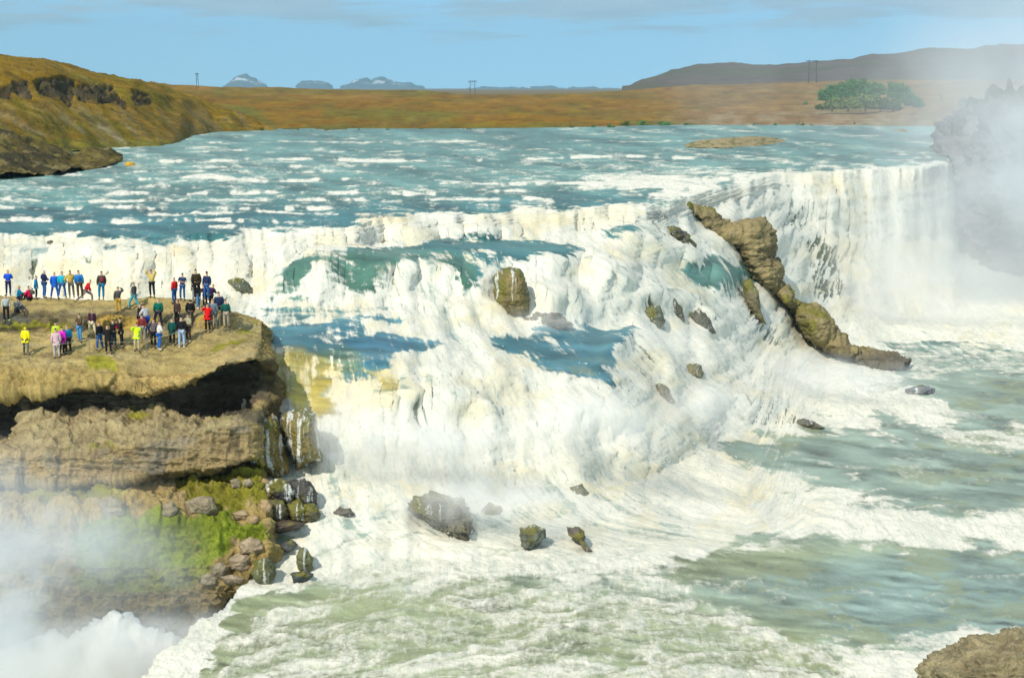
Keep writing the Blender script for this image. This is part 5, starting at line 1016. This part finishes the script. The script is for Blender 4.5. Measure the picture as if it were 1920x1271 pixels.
for i, (x, y, w_, h_) in enumerate(SH):
    D_ = min(430, 10.9 * F / max(y - 1 - HZ, 20)) if y > 233 else pdist(x, y, 600)
    D_ = pdist(x, y - 1, D_); k_ = D_ / F
    bush('shrub', x, y, D_, w_ * k_, h_ * k_ * 1.5, ML[0 if i % 3 else 1], SHL[i], 'shrub', 'green shrubs along the far bank', 1000 + i, 260, w_ * k_ * .06)
def mast(x, yb, yt, D, label, legs=2):
    r_ = bpy.data.objects.new('power_pylon', None); COL.objects.link(r_); r_.location = wpt(x, yb, D); tag(r_, label, 'pylon', 'power pylons on the skyline')
    H = (yb - yt) * D / F; w_ = H * (.07 if x < 500 else .16); M_ = MAST
    for s_ in (-1, 1):
        tube('leg', [(s_ * w_ * 1.15, 0, -2), (s_ * w_, 0, H)], H * .022, M_, r_)
    br = [(-w_, 0, H * .35)]
    for k in range(1, 6): br.append(((w_ if k % 2 else -w_), 0, H * (.35 + .12 * k)))
    tube('brace', br, H * .012, M_, r_)
    tube('crossarm', [(-w_ * 1.9, 0, H * .95), (w_ * 1.9, 0, H * .95)], H * .022, M_, r_)
    for s_ in (-1.7, 0, 1.7): tube('insulator', [(s_ * w_, 0, H * .95), (s_ * w_, 0, H * .86)], H * .014, M_, r_)
MAST = mat_plain('mast_steel', (0.05,0.09,0.10), 0.6, 0.3, 0.1, 1)
mast(370, 160, 138, 1050, 'dark teal pylon standing on the skyline above the left bank')
mast(886, 178, 152, 1450, 'two legged pylon in the middle of the skyline')
mast(1523, 155, 114, 1600, 'pale hazy pylon standing in front of the far right hill')

# ================================================================== MIST
def mist(name, label, cen_px, D, radii, dens, col=(0.93, 0.97, 1.0), soft=1.0, nsc=0.12, aniso=-0.1, seed=0, ncut=0.42, shape=None):
    """an airy cloud: a rounded closed body whose density fades towards its skin and is broken by noise"""
    c = wpt(cen_px[0], cen_px[1], D)
    bm = bmesh.new(); bmesh.ops.create_icosphere(bm, subdivisions=3, radius=1.0)
    me = bpy.data.meshes.new(name); bm.to_mesh(me); bm.free()
    o = link(name, me); o.location = c; o.scale = radii
    m = bpy.data.materials.new(name); m.use_nodes = True; N = m.node_tree.nodes; L = m.node_tree.links; N.clear()
    out = N.new('ShaderNodeOutputMaterial'); pv = N.new('ShaderNodeVolumePrincipled'); L.new(pv.outputs[0], out.inputs['Volume'])
    pv.inputs['Color'].default_value = col + (1,); pv.inputs['Anisotropy'].default_value = aniso
    tc = N.new('ShaderNodeTexCoord'); ln = N.new('ShaderNodeVectorMath'); ln.operation = 'LENGTH'; L.new(tc.outputs['Object'], ln.inputs[0])
    fo = N.new('ShaderNodeMapRange'); fo.interpolation_type = 'SMOOTHSTEP'; fo.inputs[1].default_value = 0.98; fo.inputs[2].default_value = 0.98 - soft * 0.95; L.new(ln.outputs['Value'], fo.inputs[0])
    geo = N.new('ShaderNodeNewGeometry'); ad = N.new('ShaderNodeVectorMath'); ad.operation = 'ADD'; ad.inputs[1].default_value = (seed * 13.1, seed * 7.7, 0); L.new(geo.outputs['Position'], ad.inputs[0])
    nz = N.new('ShaderNodeTexNoise'); nz.inputs['Scale'].default_value = nsc; nz.inputs['Detail'].default_value = 4; nz.inputs['Roughness'].default_value = 0.55; L.new(ad.outputs[0], nz.inputs['Vector'])
    nr = N.new('ShaderNodeMapRange'); nr.interpolation_type = 'SMOOTHSTEP'; nr.inputs[1].default_value = ncut; nr.inputs[2].default_value = ncut + 0.22; nr.inputs[3].default_value = 0.15; L.new(nz.outputs['Fac'], nr.inputs[0])
    mu = N.new('ShaderNodeMath'); mu.operation = 'MULTIPLY'; L.new(fo.outputs[0], mu.inputs[0]); L.new(nr.outputs[0], mu.inputs[1])
    m2 = N.new('ShaderNodeMath'); m2.operation = 'MULTIPLY'; m2.inputs[1].default_value = dens; L.new(mu.outputs[0], m2.inputs[0]); L.new(m2.outputs[0], pv.inputs['Density'])
    me.materials.append(m); tag(o, label, 'mist', kind='stuff'); return o
mist('mist', 'tall drifting spray cloud over the foot of the big right hand fall', (1960, 380), 215, (39, 20, 40), 0.10, nsc=0.06, seed=1, ncut=0.36)
mist('mist', 'low white spray boiling at the foot of the big right hand fall', (1690, 570), 196, (26, 11, 9), 0.13, nsc=0.14, seed=2, col=(0.95, 0.96, 0.97))
mist('mist', 'grey spray rising out of the canyon in the near left corner', (20, 1120), 84.5, (13, 4.5, 10.5), 0.60, nsc=0.22, seed=3)
mist('mist', 'thin veil of spray over the moorland at right', (1780, 200), 330, (90, 60, 30), 0.009, nsc=0.03, seed=4)
mist('mist', 'fine spray hanging over the foot of the ridge', (1640, 710), 148, (8, 5, 2.4), 0.18, nsc=0.3, seed=5)
mist('mist', 'fine white spray at the foot of the main cascade', (820, 850), 103, (12, 4, 4.5), 0.10, nsc=0.25, seed=6, col=(0.95, 0.95, 0.93))
mist('mist', 'dense white spray bursting up at the brink in the near left corner', (190, 1250), 82, (8, 3, 3.6), 0.9, nsc=0.5, seed=7, col=(0.97, 0.97, 0.95), ncut=0.36)
for i, (x, y, D_, rr, dn, wh) in enumerate([(800,840,102,(10,3,3.2),.5,'below the middle of the main cascade'), (1120,800,108,(8,3,3),.4,'at the right foot of the main cascade'), (900,945,98.5,(9,3,2.2),.6,'around the dark rocks in the foam'), (640,800,101.5,(3.5,2,3),.6,'beside the wet mossy blocks'),
        (1330,760,125,(8,3,2.6),.35,'along the foot of the diagonal cascade'), (1500,700,150,(9,4,3),.3,'beside the lower end of the ridge'), (1010,600,121,(6,2.5,1.4),.3,'over the middle shelf by the mossy block'), (1250,640,134,(7,3,3),.18,'over the stepped falls right of the shelf'), (1640,480,205,(14,8,10),.05,'in front of the big fall')]):
    mist('mist', 'soft white spray hanging ' + wh, (x, y), D_ - 1.5, rr, dn, nsc=0.35, seed=20 + i, col=(0.99, 0.99, 0.97), ncut=0.40, aniso=-0.2)
mist('mist', 'ragged white spray along the brink of the lower drop', (375, 1180), 87.5, (4.2, 1.6, 1.5), 1.1, nsc=0.7, seed=41, col=(0.98, 0.98, 0.96), ncut=0.42)
mist('mist', 'spray lit white at the near end of the brink', (285, 1262), 83.5, (3.2, 1.6, 1.6), 1.1, nsc=0.7, seed=43, col=(0.98, 0.98, 0.96), ncut=0.42)
# ================================================================== HAZE
def haze():
    bm = bmesh.new(); bmesh.ops.create_cube(bm, size=1.0)
    me = bpy.data.meshes.new('haze'); bm.to_mesh(me); bm.free()
    o = link('haze', me); o.scale = (44000, 20600, 900); o.location = (0, 10100, 390)
    m = bpy.data.materials.new('haze'); m.use_nodes = True; N = m.node_tree.nodes; L = m.node_tree.links; N.clear()
    out = N.new('ShaderNodeOutputMaterial'); pv = N.new('ShaderNodeVolumePrincipled'); L.new(pv.outputs[0], out.inputs['Volume'])
    pv.inputs['Color'].default_value = (0.45, 0.80, 1.0, 1); pv.inputs['Density'].default_value = 0.00006; pv.inputs['Anisotropy'].default_value = 0.2
    me.materials.append(m); tag(o, kind='stuff')
haze()
